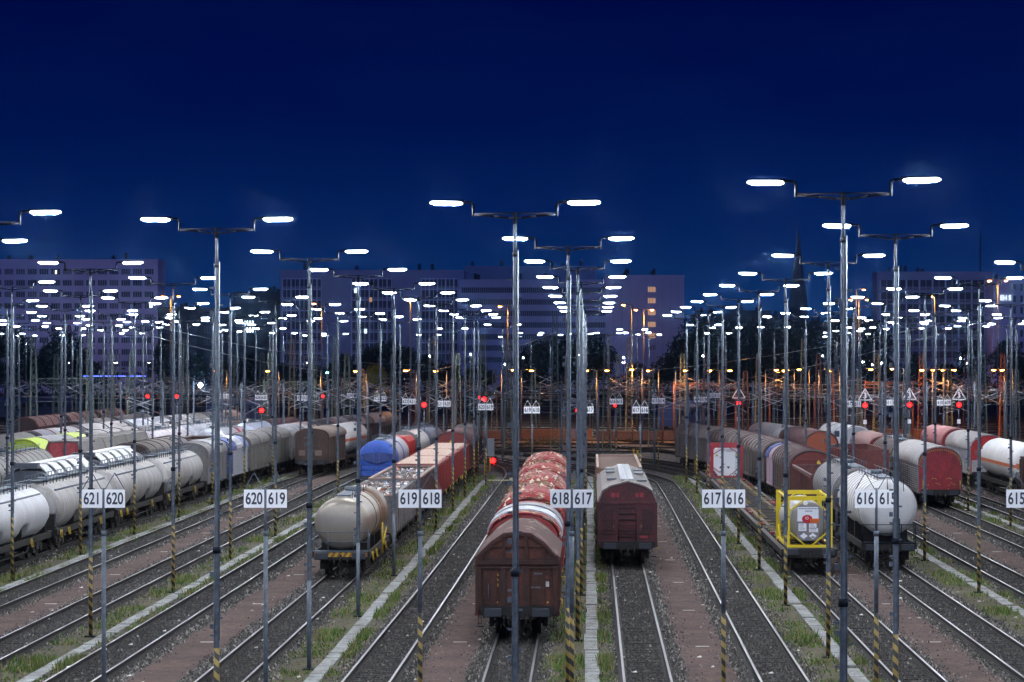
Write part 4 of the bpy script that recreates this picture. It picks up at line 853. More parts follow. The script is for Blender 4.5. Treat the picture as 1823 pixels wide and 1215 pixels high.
def flakes(root, L, w=1.45, ze=3.1, zr=4.25, n=75):
    cs = [mat('flake '+c, v, .7) for c, v in (('cream',(.62,.52,.42)),('olive',(.16,.11,.045)),('red',(.33,.03,.03)),('brown',(.12,.06,.035)))]; q = MB()
    ys = sorted(random.uniform(-L/2+.7,L/2-.7) for _ in range(9))
    for i in range(n):
        t = random.uniform(.06,.94); x = w*math.cos(math.pi*(1-t)); z = ze+(zr-ze)*math.sin(math.pi*t)**.85+.06; y = random.choice(ys)+random.gauss(0,.35)
        a = random.uniform(.06,.26); b = random.uniform(.15,.7); m = random.choice((0,1,1,2,3)); h = random.uniform(.05,.2)
        o = len(q.v); q.v += [(x-a,y-b,z-.05),(x+a,y-b*.6,z-.05),(x+a*.7,y+b,z-.05),(x-a*.8,y+b*.7,z-.05),(x+random.uniform(-a,a)*.4,y,z+h)]
        for f in ((0,1,4),(1,2,4),(2,3,4),(3,0,4)): q.face([o+k for k in f], m)
    tag(q.build('peeling_flakes', cs, root), kind='stuff')
y = 119.2
for i, L in enumerate((14.6,14.6,14.6,14.6)):
    wagon(618, y, L, '%s red wagon with a round peeling roof behind the silver one' % ('nearest','second','third','fourth')[i], lambda r, L: (gear(r, L, 4), boxbody(r, L, RED2, DPIT, RED2, w=1.45, zb=1.1, ze=3.1, zr=4.25, kind='round', ribs=1.0, trim=RED2), hand(r, L), flakes(r, L)), 'boxcar', 'red wagons with peeling roofs'); y += L+.35
# --- track 617
def purple_box(root, L):
    gear(root, L, 4); boxbody(root, L, mat('plum brown paint', (.085,.026,.032), .6, 0, (.03,.015,.017), .5, (1,1,.5)), GROOF, mat('plum brown end', (.14,.026,.034), .6, 0, (.03,.013,.016), .8, (1,1,.8)), w=1.43, zb=1.05, ze=3.25, zr=4.32, kind='peak', ribs=1.4, endstyle='ladder', hatches=True, over=.03)
    h = L/2-.65; y = -h-.06; q = MB()
    for x in (-.62,.6): q.box(x-.2,x+.2,y-.01,y,3.55,3.78,0); 
    for x in (-.95,.9): q.box(x-.3,x+.3,y-.01,y,1.15,1.28,0); tri(q, x*.82, y-.01, 1.98, .26, 1)
    q.box(.5,1.0,y-.01,y,1.42,1.55,0); q.build('paint_mark', [mat('faded red mark',(.30,.035,.05)), mat('faded amber triangle',(.25,.15,.08))], root); hand(root, L)
    b = MB()
    for x in (-.45,.42): b.tube((x,y-.12,1.1),(x,y-.12,3.1),.02)
    for z in np.arange(1.2,3.1,.3): b.tube((-.45,y-.12,z),(.42,y-.12,z),.016)
    b.build('end_ladder', DRK, root); b = MB(); b.box(-1.38,1.38,y-.05,y-.02,1.62,1.72); b.box(-1.38,1.38,y-.05,y-.02,2.32,2.38); b.build('end_beam', RUSTD, root)
    for x in (-1.0,1.0): b = MB(); b.box(x-.28,x+.28,y-.035,y-.0,1.75,2.95); b.build('end_panel', mat('worn plum panel',(.10,.022,.028),.65,0,(.025,.012,.014),.9,(2.5,2.5,.8),.3,14), root)
wagon(617, 133.4, 23, 'plum brown boxcar with a grey peaked roof and roof hatches', purple_box, 'boxcar')
wagon(617, 157.2, 15, 'dark open wagon hidden behind the plum brown boxcar', gen_open(m=PURPLE, zt=3.0), 'open wagon')
wagon(617, 172.6, 24.5, 'empty brown open wagon with cross ribs behind the plum brown boxcar', gen_open(m=mat('sandy brown steel',(.24,.135,.10),.7,0,(.12,.07,.055),.5), zt=3.35, inner=True, mrim=mat('worn pale rim',(.33,.24,.20))), 'open wagon')
# --- track 620
def beige(root, L):
    gear(root, L, 4); tank(root, L, TBEIGE, r=1.29, zc=2.62, y0=-L/2+.55, m2=TBROWN, m2rng=((.60,1),), dish=.38, frontlad=False)
    r = MB()
    for y in (-1.2,1.3,2.6): r.loft([ring_xz(1.29,2.62,32,y-.06), ring_xz(1.33,2.62,32,y-.05), ring_xz(1.33,2.62,32,y+.05), ring_xz(1.29,2.62,32,y+.06)])
    r.loft([ring_xz(1.29,2.62,32,2.2), ring_xz(1.40,2.62,32,2.25), ring_xz(1.40,2.62,32,5.0), ring_xz(1.29,2.62,32,5.05)]); r.build('insulated_jacket', TBROWN, root)
    y = -L/2+.46; b = MB(); b.box(-1.25,1.25,y-.05,y-.0,.98,1.2); b.build('headstock', [mat('orange brown headstock',(.30,.12,.03),.6)], root)
    s = MB()
    for i in range(5):
        x = -.62+i*.28; s.add([(x,y-.055,.98),(x+.13,y-.055,.98),(x+.25,y-.055,1.2),(x+.12,y-.055,1.2)], [(0,1,2,3)])
    s.build('hazard_stripe', YEL, root); hand(root, L, 1, YEL)
    l = MB()
    for sx in (1.36,): l.path([(sx,1.5,.6),(sx,1.5,2.2)],.025,5); l.path([(sx,2.0,.6),(sx,2.0,2.2)],.025,5); l.path([(sx,1.75,1.1),(sx+.15,2.6,1.9)],.04,5)
    l.build('ladder', YEL, root)
wagon(620, 126.6, 12.6, 'beige stainless tank wagon with a domed end, front of the second train', beige, 'tank wagon')
wagon(620, 139.8, 19, 'open grey wagon heaped with scrap right behind the beige tank wagon', gen_open(m=mat('grey scrap wagon',(.22,.21,.22),.6,0,(.10,.07,.06),.5), zt=3.2, load=SCRAP, zl=3.02, litter=True), 'open wagon')
wagon(620, 159.3, 20, 'open brown wagon of scrap in front of the red hopper wagons', gen_open(m=mat('scrap wagon brown',(.12,.05,.045),.7,0,(.05,.03,.03),.5), zt=3.25, load=SCRAP, zl=3.0, litter=True, mrim=mat('worn pale rim',(.33,.24,.20))), 'open wagon')
def lidhop(root, L):
    gear(root, L, 4); openwagon(root, L, RED2, zt=3.25, w=1.40, ribs=.9, mrim=RED2); h = L/2-.6
    n = 6
    for i in range(n):
        b = MB(); a = -h+.1+(2*h-.2)*i/n; c = a+(2*h-.2)/n-.22; b.loft([[(-1.3,a,3.28),(1.3,a,3.28),(1.3,c,3.28),(-1.3,c,3.28)],[(-1.25,a+.1,3.42),(1.25,a+.1,3.42),(1.25,c-.1,3.42),(-1.25,c-.1,3.42)]],0,False); b.build('lid', CREAM, root)
    hand(root, L)
for i, y in enumerate((180.2,195.2,210.2)): wagon(620, y, 14.6, '%s red hopper wagon with cream lids behind the scrap wagons' % ('nearest','middle','farthest')[i], lidhop, 'hopper wagon', 'red hopper wagons with cream lids')
def tri_end(root, L, x, z, s):
    q = MB(); tri(q, x, -L/2+.57, z, s); q.build('warning_mark', YTRI, root)
wagon(620, 225.4, 16, 'brown round roofed boxcar behind the red hopper wagons', lambda r, L: (gear(r, L, 4), boxbody(r, L, RUSTB, PURPLE, mat('end rust red',(.19,.035,.03),.6), ze=3.2, zr=4.25, w=1.42, ribs=1.2), tri_end(r, L, -.1, 3.35, .4)), 'boxcar')
wagon(620, 242, 16, 'dark navy boxcar at the far end of the second train', gen_box(body=mat('dark navy',(.02,.025,.05),.6), roof=DROOF, ze=3.2, zr=4.2), 'boxcar')
# --- track 621
def bluetank(root, L):
    gear(root, L, 4); h = L/2; n = 40; zc, r = 2.62, 1.5
    tank(root, L, BLUE, r=1.5, zc=zc, dish=.16, m2=STEELW, m2rng=((.17,.5),(.62,1)), platform=False)
    b = MB(); b.box(-1.42,1.42,-h+.5,-h+.74,1.0,2.15)
    b.build('blue_apron', BLUE, root); q = MB()
    q.add([(x, -h+.49 if z < -.46 else -h+.73, 2.75+z) for x, z in ((-1.25,.25),(-1.1,-.2),(-.6,-.45),(0,-.52),(.6,-.45),(1.1,-.2),(1.25,.25),(.6,.36),(0,.4),(-.6,.36))], [tuple(range(10))]); q.build('shadow_recess', mat('navy recess shade',(.012,.035,.16),.6), root)  # flat dark crescent painted in as the shade of a recess
    l = MB(); 
    for x in (-.25,.2): l.path([(x,-h+.5,1.3),(x,-h+.55,3.3),(x,-h+1.1,4.15)], .025, 5)
    for z in np.arange(1.5,3.3,.3): l.tube((-.25,-h+.52,z),(.2,-h+.52,z),.018)
    l.build('ladder', mat('blue ladder',(.03,.07,.3)), root)
    pf = MB(); y = -h+.35
    for zz in (1.75,2.15): pf.path([(-1.2,y,zz),(1.35,y,zz)], .022, 5)
    for x in (-1.2,1.35): pf.tube((x,y,1.1),(x,y,2.15),.022)
    pf.build('end_railing', GALVD, root)
wagon(621, 207.6, 16, 'bright blue tank wagon with white bands', bluetank, 'tank wagon')
def redcont(root, L):
    gear(root, L, 4); container_flat(root, L, DRK); b = MB(); h = L/2-1
    b.loft([[(-1.25,-h,1.25),(1.25,-h,1.25),(1.25,-h,3.5),(.9,-h,3.85),(-.9,-h,3.85),(-1.25,-h,3.5)],[(-1.25,h,1.25),(1.25,h,1.25),(1.25,h,3.5),(.9,h,3.85),(-.9,h,3.85),(-1.25,h,3.5)]],0,False)
    for i in range(14): y = -h+.2+(2*h-.4)*i/13; b.box(1.25,1.3,y-.06,y+.06,1.3,3.45)
    b.build('hopper_body', [RED], root)
wagon(621, 224, 9.4, 'short red hopper wagon between the blue and the white tank wagons', redcont, 'hopper wagon')
wagon(621, 233.8, 12, 'white tank wagon behind the short red hopper wagon', gen_tank(m=TWHITE, r=1.5, zc=2.65, m2=GREYD, m2rng=((0,.12),)), 'tank wagon')
wagon(621, 246.2, 13, 'grey blue tank wagon at the far end of the blue tank train', gen_tank(m=mat('grey blue tank',(.24,.26,.34),.4,.1,(.12,.12,.16),.5), r=1.5, zc=2.65), 'tank wagon')
# --- track 623
def brown623(root, L):
    gear(root, L, 2); boxbody(root, L, BROWN, mat('sandy brown roof',(.26,.20,.17),.7,0,(.16,.12,.10),.5), BROWN, w=1.45, zb=1.05, ze=3.35, zr=4.2, kind='round', endstyle='ribs', over=.12)
    q = MB(); y = -L/2+.5; q.box(-1.15,-.6,y-.02,y,1.7,2.2); q.box(.3,.9,y-.02,y,1.7,2.2); q.build('faded_panel', mat('faded panel',(.20,.15,.13)), root)
wagon(623, 239.5, 13, 'brown arched roof boxcar standing in front of the white tank with the orange stripe', brown623, 'boxcar')
wagon(623, 253, 14.5, 'white tank wagon with an orange stripe behind the brown arched boxcar', gen_tank(m=TWHITE, r=1.52, zc=2.72, stripe=(2.55,2.85), mstripe=ORANGE, n=72, walkway=False), 'tank wagon')
wagon(623, 268.2, 17, 'dark brown open wagon right of the white tank with the orange stripe', gen_open(m=BROWND, zt=3.5), 'open wagon')
# --- track 624: silver powder wagons, then grey covered wagons
wagon(624, 122.5, 19.8, 'clean silver powder wagon cut by the left edge of the photo', gen_silo(SILC), 'powder wagon', 'silver powder wagons')
for i, (y, L) in enumerate(((143,18),(161.4,18),(180,18.4))):
    wagon(624, y, L, ('dirt streaked powder wagon second from the left edge','dirt streaked powder wagon behind the signs 621 and 620','dirt streaked powder wagon next to the grey covered wagons')[i], gen_silo(SILV), 'powder wagon', 'silver powder wagons')
def blueend(root, L):
    gear(root, L, 2); boxbody(root, L, STEELW, STEELW, BLUEW, w=1.4, ze=3.1, zr=4.1, ribs=0, endstyle='none', segs=[BLUEW, STEELW, mat('slate blue tarpaulin',(.20,.25,.48),.5)])
    s = MB(); h = L/2-.65
    for sx in (-1,1): s.box(sx*1.41-.02,sx*1.41+.02,-h,-h+1.6,1.15,3.1); 
    s.build('blue_side_panel', BLUEW, root)
cov = [(199, 11.6, GREYC, [GREYC, GREYL, GREYC], 'grey covered wagon next to the last powder wagon'), (211, 11, None, None, 'white covered wagon with a deep blue frame'), (222.4, 12, mat('olive grey body',(.17,.165,.15),.6,0,(.10,.09,.08),.6), [GREYC, GREYC], 'olive grey covered wagon behind the blue framed one'),
  (234.8, 12, mat('olive grey body',(.17,.165,.15)), [GREYC, GREYC], 'second olive grey covered wagon behind the blue framed one'), (247.2, 9.5, GREYL, [GREYL, GREYL], 'light blue grey covered wagon with streaked sides'), (257, 9.4, PINK, [LROOF, PINK, PINK], 'faded red covered wagon among the grey ones'), (266.8, 10, GREYD, [GREYD, GREYD], 'dark grey covered wagon behind the faded red one'), (277.2, 9.5, PINK, [PINK, LROOF], 'faded red and white covered wagon near the brown arched boxcar'), (287, 14, GREYD, [GREYC, GREYL, GREYD], 'grey covered wagon half hidden by the brown arched boxcar'), (301.5, 15, GREYC, [LROOF, GREYC], 'last pale roofed wagon of the grey covered train')]
for y, L, body, segs, lab in cov:
    if body is None: wagon(624, y, L, lab, blueend, 'covered wagon', 'grey covered wagons')
    else: wagon(624, y, L, lab, gen_box(body=body, roof=GREYC, end=GREYC, ze=3.15, zr=4.15, segs=segs, ribs=1.9, endstyle='plainv'), 'covered wagon', 'grey covered wagons')
# --- track 625: hatch roofed wagons
LID = mat('white hatch lid', (.80,.81,.83), .45, 0, (.6,.59,.58), .3, (1,1,1)); HDK = mat('slate hatch steel', (.13,.15,.18), .55, .1, (.08,.08,.09), .5)
def hatchy(root, L):
    gear(root, L, 4); h = L/2-.6; b = MB(); top = roof_pts('round', 1.42, 2.75, 3.65); prof = [(1.42,1.15),(-1.42,1.15)]+top
    b.loft([[(x,y,z) for x,z in prof] for y in (-h,h)],0,False); b.build('body', [HDK], root)
    n = 5
    for i in range(n):
        y = -h+.8+(2*h-1.6)*i/n; l = MB()
        for s in (-1,1):
            t = [(s*(.42+.26*k), 4.0-.075*k*k) for k in range(5)]; tt = t+[(x,z-.09) for x,z in reversed(t)]
            l.loft([[(x,yy,z-.06) for x,z in tt] for yy in (y+.1, y+(2*h-1.6)/n-.95)],0,False)
        l.build('roof_lid', [LID], root)
    c = MB(); c.box(-.4,.4,-h+.3,h-.3,3.78,4.02); c.build('roof_duct', [LID], root)
    e = MB(); y = -h-.02; e.box(-.75,.75,y-.25,y+.4,3.75,4.1); e.add([(-1.3,y-.02,2.2),(1.3,y-.02,2.2),(1.3,y-.02,2.9),(.5,y-.02,3.6),(-.5,y-.02,3.6),(-1.3,y-.02,2.9)], [(0,1,2,3,4,5)]); e.build('end_wall', [HDK], root)
    q = MB(); tri(q,-.6,y-.05,2.6,.3); tri(q,.55,y-.05,2.6,.3); q.build('warning_mark', YTRI, root)
    r = MB()
    for z in (2.2,2.6): r.path([(-1.35,y-.35,z),(1.35,y-.35,z)], .025, 5)
    for x in (-1.35,-.5,.4,1.35): r.tube((x,y-.35,1.2),(x,y-.35,2.6),.025)
    r.build('end_railing', GALV, root)
wagon(625, 163.5, 18, 'grey hopper wagon with white lids and two yellow triangles on its end', hatchy, 'hopper wagon')
wagon(625, 182, 18, 'second white lidded hopper wagon, behind the one with yellow triangles', hatchy, 'hopper wagon')
wagon(625, 200.6, 21, 'long brown grey covered wagon with dark roof ribs behind the white lidded hoppers', gen_box(body=BROWN, roof=mat('brown grey tarpaulin',(.21,.19,.175),.65,0,(.12,.1,.09),.6,(.6,1.5,1)), ze=3.1, zr=4.05, roofribs=3.2, trim=BROWND), 'covered wagon')
wagon(625, 227, 13, 'small dark brown open wagon with a pale rim among the white tanks', gen_open(m=BROWND, zt=3.5, mrim=mat('worn pale rim',(.33,.24,.20))), 'open wagon')
wagon(625, 240.5, 16, 'silver tank wagon with a dark red ring left of the pale foreground mast', lambda r, L: (gear(r, L), tank(r, L, STEELW, r=1.5, zc=2.7, m2=RED2, m2rng=((.62,.72),))), 'tank wagon')
wagon(625, 259, 14, 'pale blue white tank wagon right of the pale foreground mast', gen_tank(m=mat('pale blue tank',(.50,.58,.70),.4), r=1.5, zc=2.7), 'tank wagon')
wagon(625, 274, 16, 'brown boxcar behind the pale blue white tank wagon', gen_box(body=BROWN, roof=PURPLE, ze=3.1, zr=4.1), 'boxcar')
# --- tracks 626 and beyond, upper left
wagon(626, 168, 22, 'sooty grey ribbed tank wagon at the left edge behind the white lidded hopper', gen_tank(m=mat('warm grey tank',(.23,.22,.20),.45,.1,(.12,.11,.1),.6,(.8,1,.4)), r=1.5, zc=2.7, ribs=1.6, mrib=TDARK, platform=False), 'tank wagon')
def redfront(root, L):
    gear(root, L, 4); boxbody(root, L, mat('grey hopper side',(.17,.155,.145),.6), mat('grey hopper slope',(.20,.185,.175),.6,0,(.13,.12,.11),.5), mat('dusty red end',(.45,.075,.085),.6,0,(.33,.06,.07),.5), w=1.6, zb=1.1, ze=2.6, zr=4.3, kind='hip', ribs=0, endstyle='none', over=.03, roofribs=4.2, trim=mat('pale seam',(.30,.28,.26)))
    y = -L/2+.6; b = MB()
    for x in (-.95,0,.95): b.box(x-.03,x+.03,y-.06,y,1.1,4.1 if abs(x)<.5 else 4.0)
    b.build('end_rib', mat('dark red rib',(.20,.03,.035)), root)
wagon(626, 198, 30, 'long grey slope sided hopper wagon with a dusty red front', redfront, 'hopper wagon')
wagon(626, 229, 20, 'white tank wagon with a pinkish belly behind the red fronted hopper', gen_tank(m=mat('white pink tank',(.62,.62,.68),.4,0,(.5,.35,.36),.5,(1,1,.6)), r=1.5, zc=2.75, ribs=6), 'tank wagon')
wagon(626, 250, 16, 'silver tank wagon on the track left of the dark red ringed tank', lambda r, L: (gear(r, L), tank(r, L, STEELW, r=1.5, zc=2.75)), 'tank wagon')
wagon(626, 267, 16, 'brown tank wagon behind the silver tanks on the left', gen_tank(m=TBROWN, r=1.5, zc=2.7), 'tank wagon')
wagon(627, 205, 19, 'lime green fronted round roofed wagon on the left', gen_box(body=GREYC, roof=GREYC, end=LIME, ze=2.5, zr=4.25, segs=[LIME, GREYL, GREYL, LIME], endstyle='none', ribs=0, w=1.5), 'covered wagon')
wagon(627, 225, 20, 'white grey round roofed wagon behind the lime green one', gen_box(body=GREYL, roof=LROOF, end=LROOF, ze=2.6, zr=4.25, endstyle='none', roofribs=5, trim=GREYD, w=1.5), 'covered wagon')
wagon(627, 246, 15, 'bright red fronted round wagon above the long slope sided hopper', gen_box(body=GREYL, roof=LROOF, end=RED, ze=2.5, zr=4.15, endstyle='none', ribs=0, w=1.5), 'covered wagon')
wagon(627, 262, 18, 'white ribbed round roofed wagon behind the bright red fronted one', gen_box(body=PINK, roof=LROOF, end=LROOF, ze=2.6, zr=4.25, endstyle='none', roofribs=4, trim=GREYC, w=1.5), 'covered wagon')
wagon(628, 211, 16, 'grey round roofed wagon with an orange front at the left edge', gen_box(body=GREYC, roof=GREYC, end=mat('orange front',(.62,.16,.02),.5), ze=2.4, zr=4.2, endstyle='none', ribs=0, w=1.5), 'covered wagon')
wagon(628, 228, 17, 'grey round roofed wagon with red seams behind the orange fronted one', gen_box(body=GREYC, roof=GREYL, end=GREYC, ze=2.5, zr=4.25, endstyle='none', roofribs=5, trim=RED2, w=1.5), 'covered wagon')
for i, (y, m, l) in enumerate(((246,LROOF,'nearest'),(265,STEELW,'second'),(284,LROOF,'third'),(303,GREYL,'last'))):
    wagon(628, y, 18.4, '%s of the four long white covered wagons upper left' % l, gen_box(body=GREYL, roof=m, end=GREYL, ze=2.7, zr=4.3, roofribs=6, trim=GREYD, ribs=0, endstyle='none', w=1.5), 'covered wagon', 'long white covered wagons')
for i, y in enumerate((292,311,330)):
    wagon(631, y, 18, '%s brown tarpaulin wagon at the upper left edge' % ('nearest','middle','farthest')[i], gen_box(body=BROWND, roof=mat('brown red tarpaulin',(.15,.105,.10),.65,0,(.22,.05,.05),.6,(.5,.8,1)), ze=2.9, zr=4.0, kind='flat', ribs=1.6, roofribs=4), 'covered wagon', 'brown tarpaulin wagons')
wagon(629, 268, 20, 'dark open brown wagon behind the long white covered wagons', gen_box(body=BROWND, roof=DROOF, ze=3.1, zr=4.1), 'boxcar'); wagon(629, 289, 20, 'second dark brown boxcar behind the long white covered wagons', gen_box(body=BROWND, roof=DROOF, ze=3.1, zr=4.1), 'boxcar')
# --- track 615: container flats
wagon(615, 129.3, 17, 'low container flat carrying the yellow framed tank container', lambda r, L: (gear(r, L, 4, 1.15), container_flat(r, L, mat('dark flat steel',(.05,.045,.045),.6))), 'flat wagon', 'low container flats')
for i, y in enumerate((146.7,166.4,186.1)): wagon(615, y, 19.4, '%s empty container flat behind the yellow framed container' % ('first','second','third')[i], lambda r, L: (gear(r, L, 4, 1.15), container_flat(r, L, mat('worn flat steel',(.045,.038,.037),.6,0,(.10,.085,.08),.5))), 'flat wagon', 'low container flats')
wagon(615, 205.8, 14, 'container flat carrying the red framed white tank container', lambda r, L: (gear(r, L, 4, 1.15), container_flat(r, L, DRK)), 'flat wagon', 'low container flats')
def tank_container(D, track, label, mf, mt, yellow):
    root = thing('tank_container', label, 'tank container', (tx(track, D), D, 1.35), 0, 'tank containers'); w, h, L = (1.12 if yellow else 1.22), 2.5, 6.0
    f = MB()
    for y in (0, L):
        for x in (-w+.09, w-.09): f.box(x-.12,x+.12,y-.08,y+.08,0,h)
        f.box(-w,w,y-.075,y+.075,h-.22,h-.02); f.box(-w,w,y-.075,y+.075,.0,.13)
        for sx in (-1,1): f.beam((sx*(w-.15),y,h*.70),(sx*.15,y,h-.16),.16,.06); f.beam((sx*(w-.15),y,h*.32),(sx*.15,y,.1),.16,.06)
    for x in (-w+.08,w-.08): f.beam((x,0,.1),(x,L,.1),.12,.14); f.beam((x,0,h-.1),(x,L,h-.1),.08,.1); f.beam((x,0,h*.3),(x,1.4,.1),.08); f.beam((x,L,h*.3),(x,L-1.4,.1),.08)
    f.build('frame', mf, root)
    b = MB(); n = 36; zc, r = h/2-.02, 1.04
    pr = [(0.16,.02),(.17,.45),(.24,.85),(.38,.98),(.6,1.04)]
    b.loft([ring_xz(q, zc, n, y) for y, q in pr]+[ring_xz(q, zc, n, L-y) for y, q in reversed(pr)]); b.build('tank_barrel', mt, root)
    l = MB(); 
    for x in (.72,.98): l.tube((x,-.02,.15),(x,-.02,h-.2),.015)
    for z in np.arange(.3,h-.3,.28): l.tube((.72,-.02,z),(.98,-.02,z),.012)
    l.build('ladder', GALV, root)
    if yellow:
        p = MB(); p.box(-.44,.40,.03,.05,.34,2.0,0); p.box(-.42,.38,.018,.03,1.26,1.96,1); pl = p.build('end_panel', [mat('grey end panel',(.20,.19,.20),.5), mat('white foil label',(.84,.87,.92),.35,0)], root)
        t = MB(); t.tube((-.05,.0,1.38),(-.05,.018,1.38),.2,.2,20,0); t.box(-.05,.12,.002,.018,1.18,1.3,0); t.build('round_logo', [mat('crimson logo',(.5,.01,.03),.5)], pl)
        t = MB(); t.tube((-.06,-.006,1.42),(-.06,-.001,1.42),.07,.07,14,0); t.tube((-.06,-.009,1.42),(-.06,-.007,1.42),.035,.035,12,1); t.build('logo_emblem', [mat('pale pink mark',(.75,.5,.52)), mat('crimson logo',(.5,.01,.03),.5)], pl)
        o = MB(); o.box(.06,.40,-.008,.018,1.18,1.40,0); o.build('orange_plate', [mat('orange hazard plate',(.75,.16,.01),.5)], pl)
        o = MB()
        for i in range(6): o.box(.085+i*.052,.11+i*.052,-.011,-.009,1.20,1.37-(i%3)*.02,0)
        o.build('plate_print', [mat('worn orange print',(.36,.09,.01),.6)], pl)
        for bx in ((-.38,-.08,.80,1.16),(.02,.30,.96,1.16),(.02,.36,.74,.93)): q = MB(); q.box(bx[0],bx[1],.02,.028,bx[2],bx[3],0); q.build('label_sheet', PLATE, pl)
        q = MB()
        for (x0,x1,z0,n_) in ((-.35,-.12,.86,5),(.05,.27,1.0,3),(.05,.32,.79,3)):
            for i in range(n_): q.box(x0,x1-random.uniform(0,.08),.016,.019,z0+i*.06,z0+i*.06+.018,1)
        for i, (x0, x1, z) in enumerate(((-.36,.36,1.88),(-.12,.14,1.76))): 
            k = x0
            while k < x1: q.box(k,k+.035,.012,.018,z-.03,z+.03,1); k += .055
        q.build('printed_lettering', [PLATE, mat('grey print',(.15,.17,.22))], pl)
        dm = MB()
        for x, k in ((-.18,0),(.16,1)):
            dm.add([(x-.15,.012,.56),(x,.012,.41),(x+.15,.012,.56),(x,.012,.71)], [(0,1,2,3)], 0)
            if k: dm.add([(x-.08,.008,.53),(x,.008,.45),(x+.08,.008,.53)], [(0,1,2)], 1)
        dm.build('hazard_diamond', [PLATE, NUMM], pl); c = MB(); c.tube((-.12,.0,2.14),(-.12,.03,2.14),.09,.09,14); c.build('round_gauge', PLATE, pl); pl.scale = (1.28, 1, 1); pl.location.y = -.04
    else:
        p = MB(); s = .35; pts = [(-w+.18,h-.62),(-w+.55,h-.16),(w-.55,h-.16),(w-.18,h-.62),(w-.18,.62),(w-.55,.14),(-w+.55,.14),(-w+.18,.62)]
        p.loft([[(x,-.02,z) for x,z in pts],[(x,.06,z) for x,z in pts]],0,False); pl = p.build('end_panel', [WHT], root)
        q = MB()
        for x in (-.75,.75): tri(q,x,-.03,1.62,.26,0)
        q.add([(-.35+d[0]*.18,-.03,.80+d[1]*.18) for d in ((-1,0),(0,-1),(1,0),(0,1))], [(0,1,2,3)], 1); q.add([(.13+d[0]*.14,-.03,.80+d[1]*.14) for d in ((-1,.3),(0,-1),(1,.3))], [(0,1,2)], 2)
        for i in range(3): q.box(-.05,.5,-.032,-.03,2.12-i*.07,2.14-i*.07,2)
        q.build('hazard_mark', [YTRI, mat('dark red diamond',(.25,.01,.02)), NUMM], pl)
    return root
tank_container(130.3, 615, 'tank container in a bright yellow frame with a panel of hazard labels', mat('bright yellow frame',(.78,.60,.015),.45), mat('brushed steel barrel',(.34,.335,.34),.4,.2), True)
tank_container(206.8, 615, 'white tank container in a dark red frame behind the sign 617 616', mat('dark red frame',(.34,.025,.035),.5), TWHITE, False)
# --- track 614
def whitetank(root, L):
    gear(root, L, 4); tank(root, L, TWHITE, r=1.45, zc=3.05, y0=-L/2+.7, ribs=1.0, mrib=mat('dirty white rib',(.50,.49,.48),.5), frontlad=True, dish=.5, n=48)
    y = -L/2+.62; b = MB(); b.box(.18,.55,y-.12,y-.08,1.5,2.5,0); b.box(.02,.7,y+.25,y+.29,3.3,3.8,0); tri(b,.36,y+.24,3.4,.26,1); b.build('ladder_board', [mat('dark slate board',(.04,.06,.06),.5), YTRI], root)
    l = MB()
    for x in (-.05,.75): l.path([(x,y+.1,3.9),(x,y+.3,4.5)],.02,5)
    l.path([(-.35,y-.05,1.3),(-.8,y-.05,2.0)],.02,5); l.build('end_rail', GALVD, root)
wagon(614, 132.4, 13.4, 'white tank wagon with a dark ladder board, behind signs 616 and 615', whitetank, 'tank wagon')
wagon(614, 146.4, 15.6, 'sooty dark ribbed tank wagon behind the white tank wagon', gen_tank(m=TDARK, r=1.47, zc=3.0, ribs=.95, mrib=mat('dirty rib',(.22,.215,.22),.5)), 'tank wagon')
wagon(614, 162.6, 17, 'empty rusty open wagon between the dark ribbed tank and the round roofed boxcar', gen_open(m=mat('dull red brown steel',(.16,.055,.05),.7,0,(.07,.035,.032),.5), zt=3.3, inner=False, mrim=PURPLE), 'open wagon')
wagon(614, 180.2, 15.5, 'brown boxcar with a wide purple brown arch facing the rusty open wagon', lambda r, L: (gear(r, L), boxbody(r, L, BROWN, DROOF, mat('end rust brown',(.15,.032,.028),.6), w=1.42, ze=3.0, zr=4.25, roofribs=1.6, trim=PURPLE), tri_end(r, L, .45, 3.35, .35)), 'boxcar')
wagon(614, 196.2, 5.5, 'short navy and pale pink wagon between two brown boxcars', gen_box(body=mat('dusty pink panel',(.38,.27,.32),.6), roof=BLUEW, end=BLUEW, ze=3.0, zr=4.1, segs=[mat('dusty pink panel',(.38,.27,.32),.6), BLUEW], endstyle='none', axles=2), 'boxcar')
for i, (y, L) in enumerate(((202.2,19),(221.6,19),(241,18))):
    wagon(614, y, L, ('brown sliding wall boxcar directly behind the short navy wagon','second brown sliding wall boxcar on the curve','last brown sliding wall boxcar on the curve')[i], gen_box(body=mat('greyish brown side',(.13,.115,.11),.65,0,(.07,.06,.055),.6,(1,1,.4)), roof=mat('grey brown sheet roof',(.23,.20,.19),.65,0,(.13,.11,.1),.6), end=BROWN, ze=3.1, zr=4.2, roofribs=2.2, trim=PURPLE, ribs=2.2), 'boxcar', 'brown sliding wall boxcars')
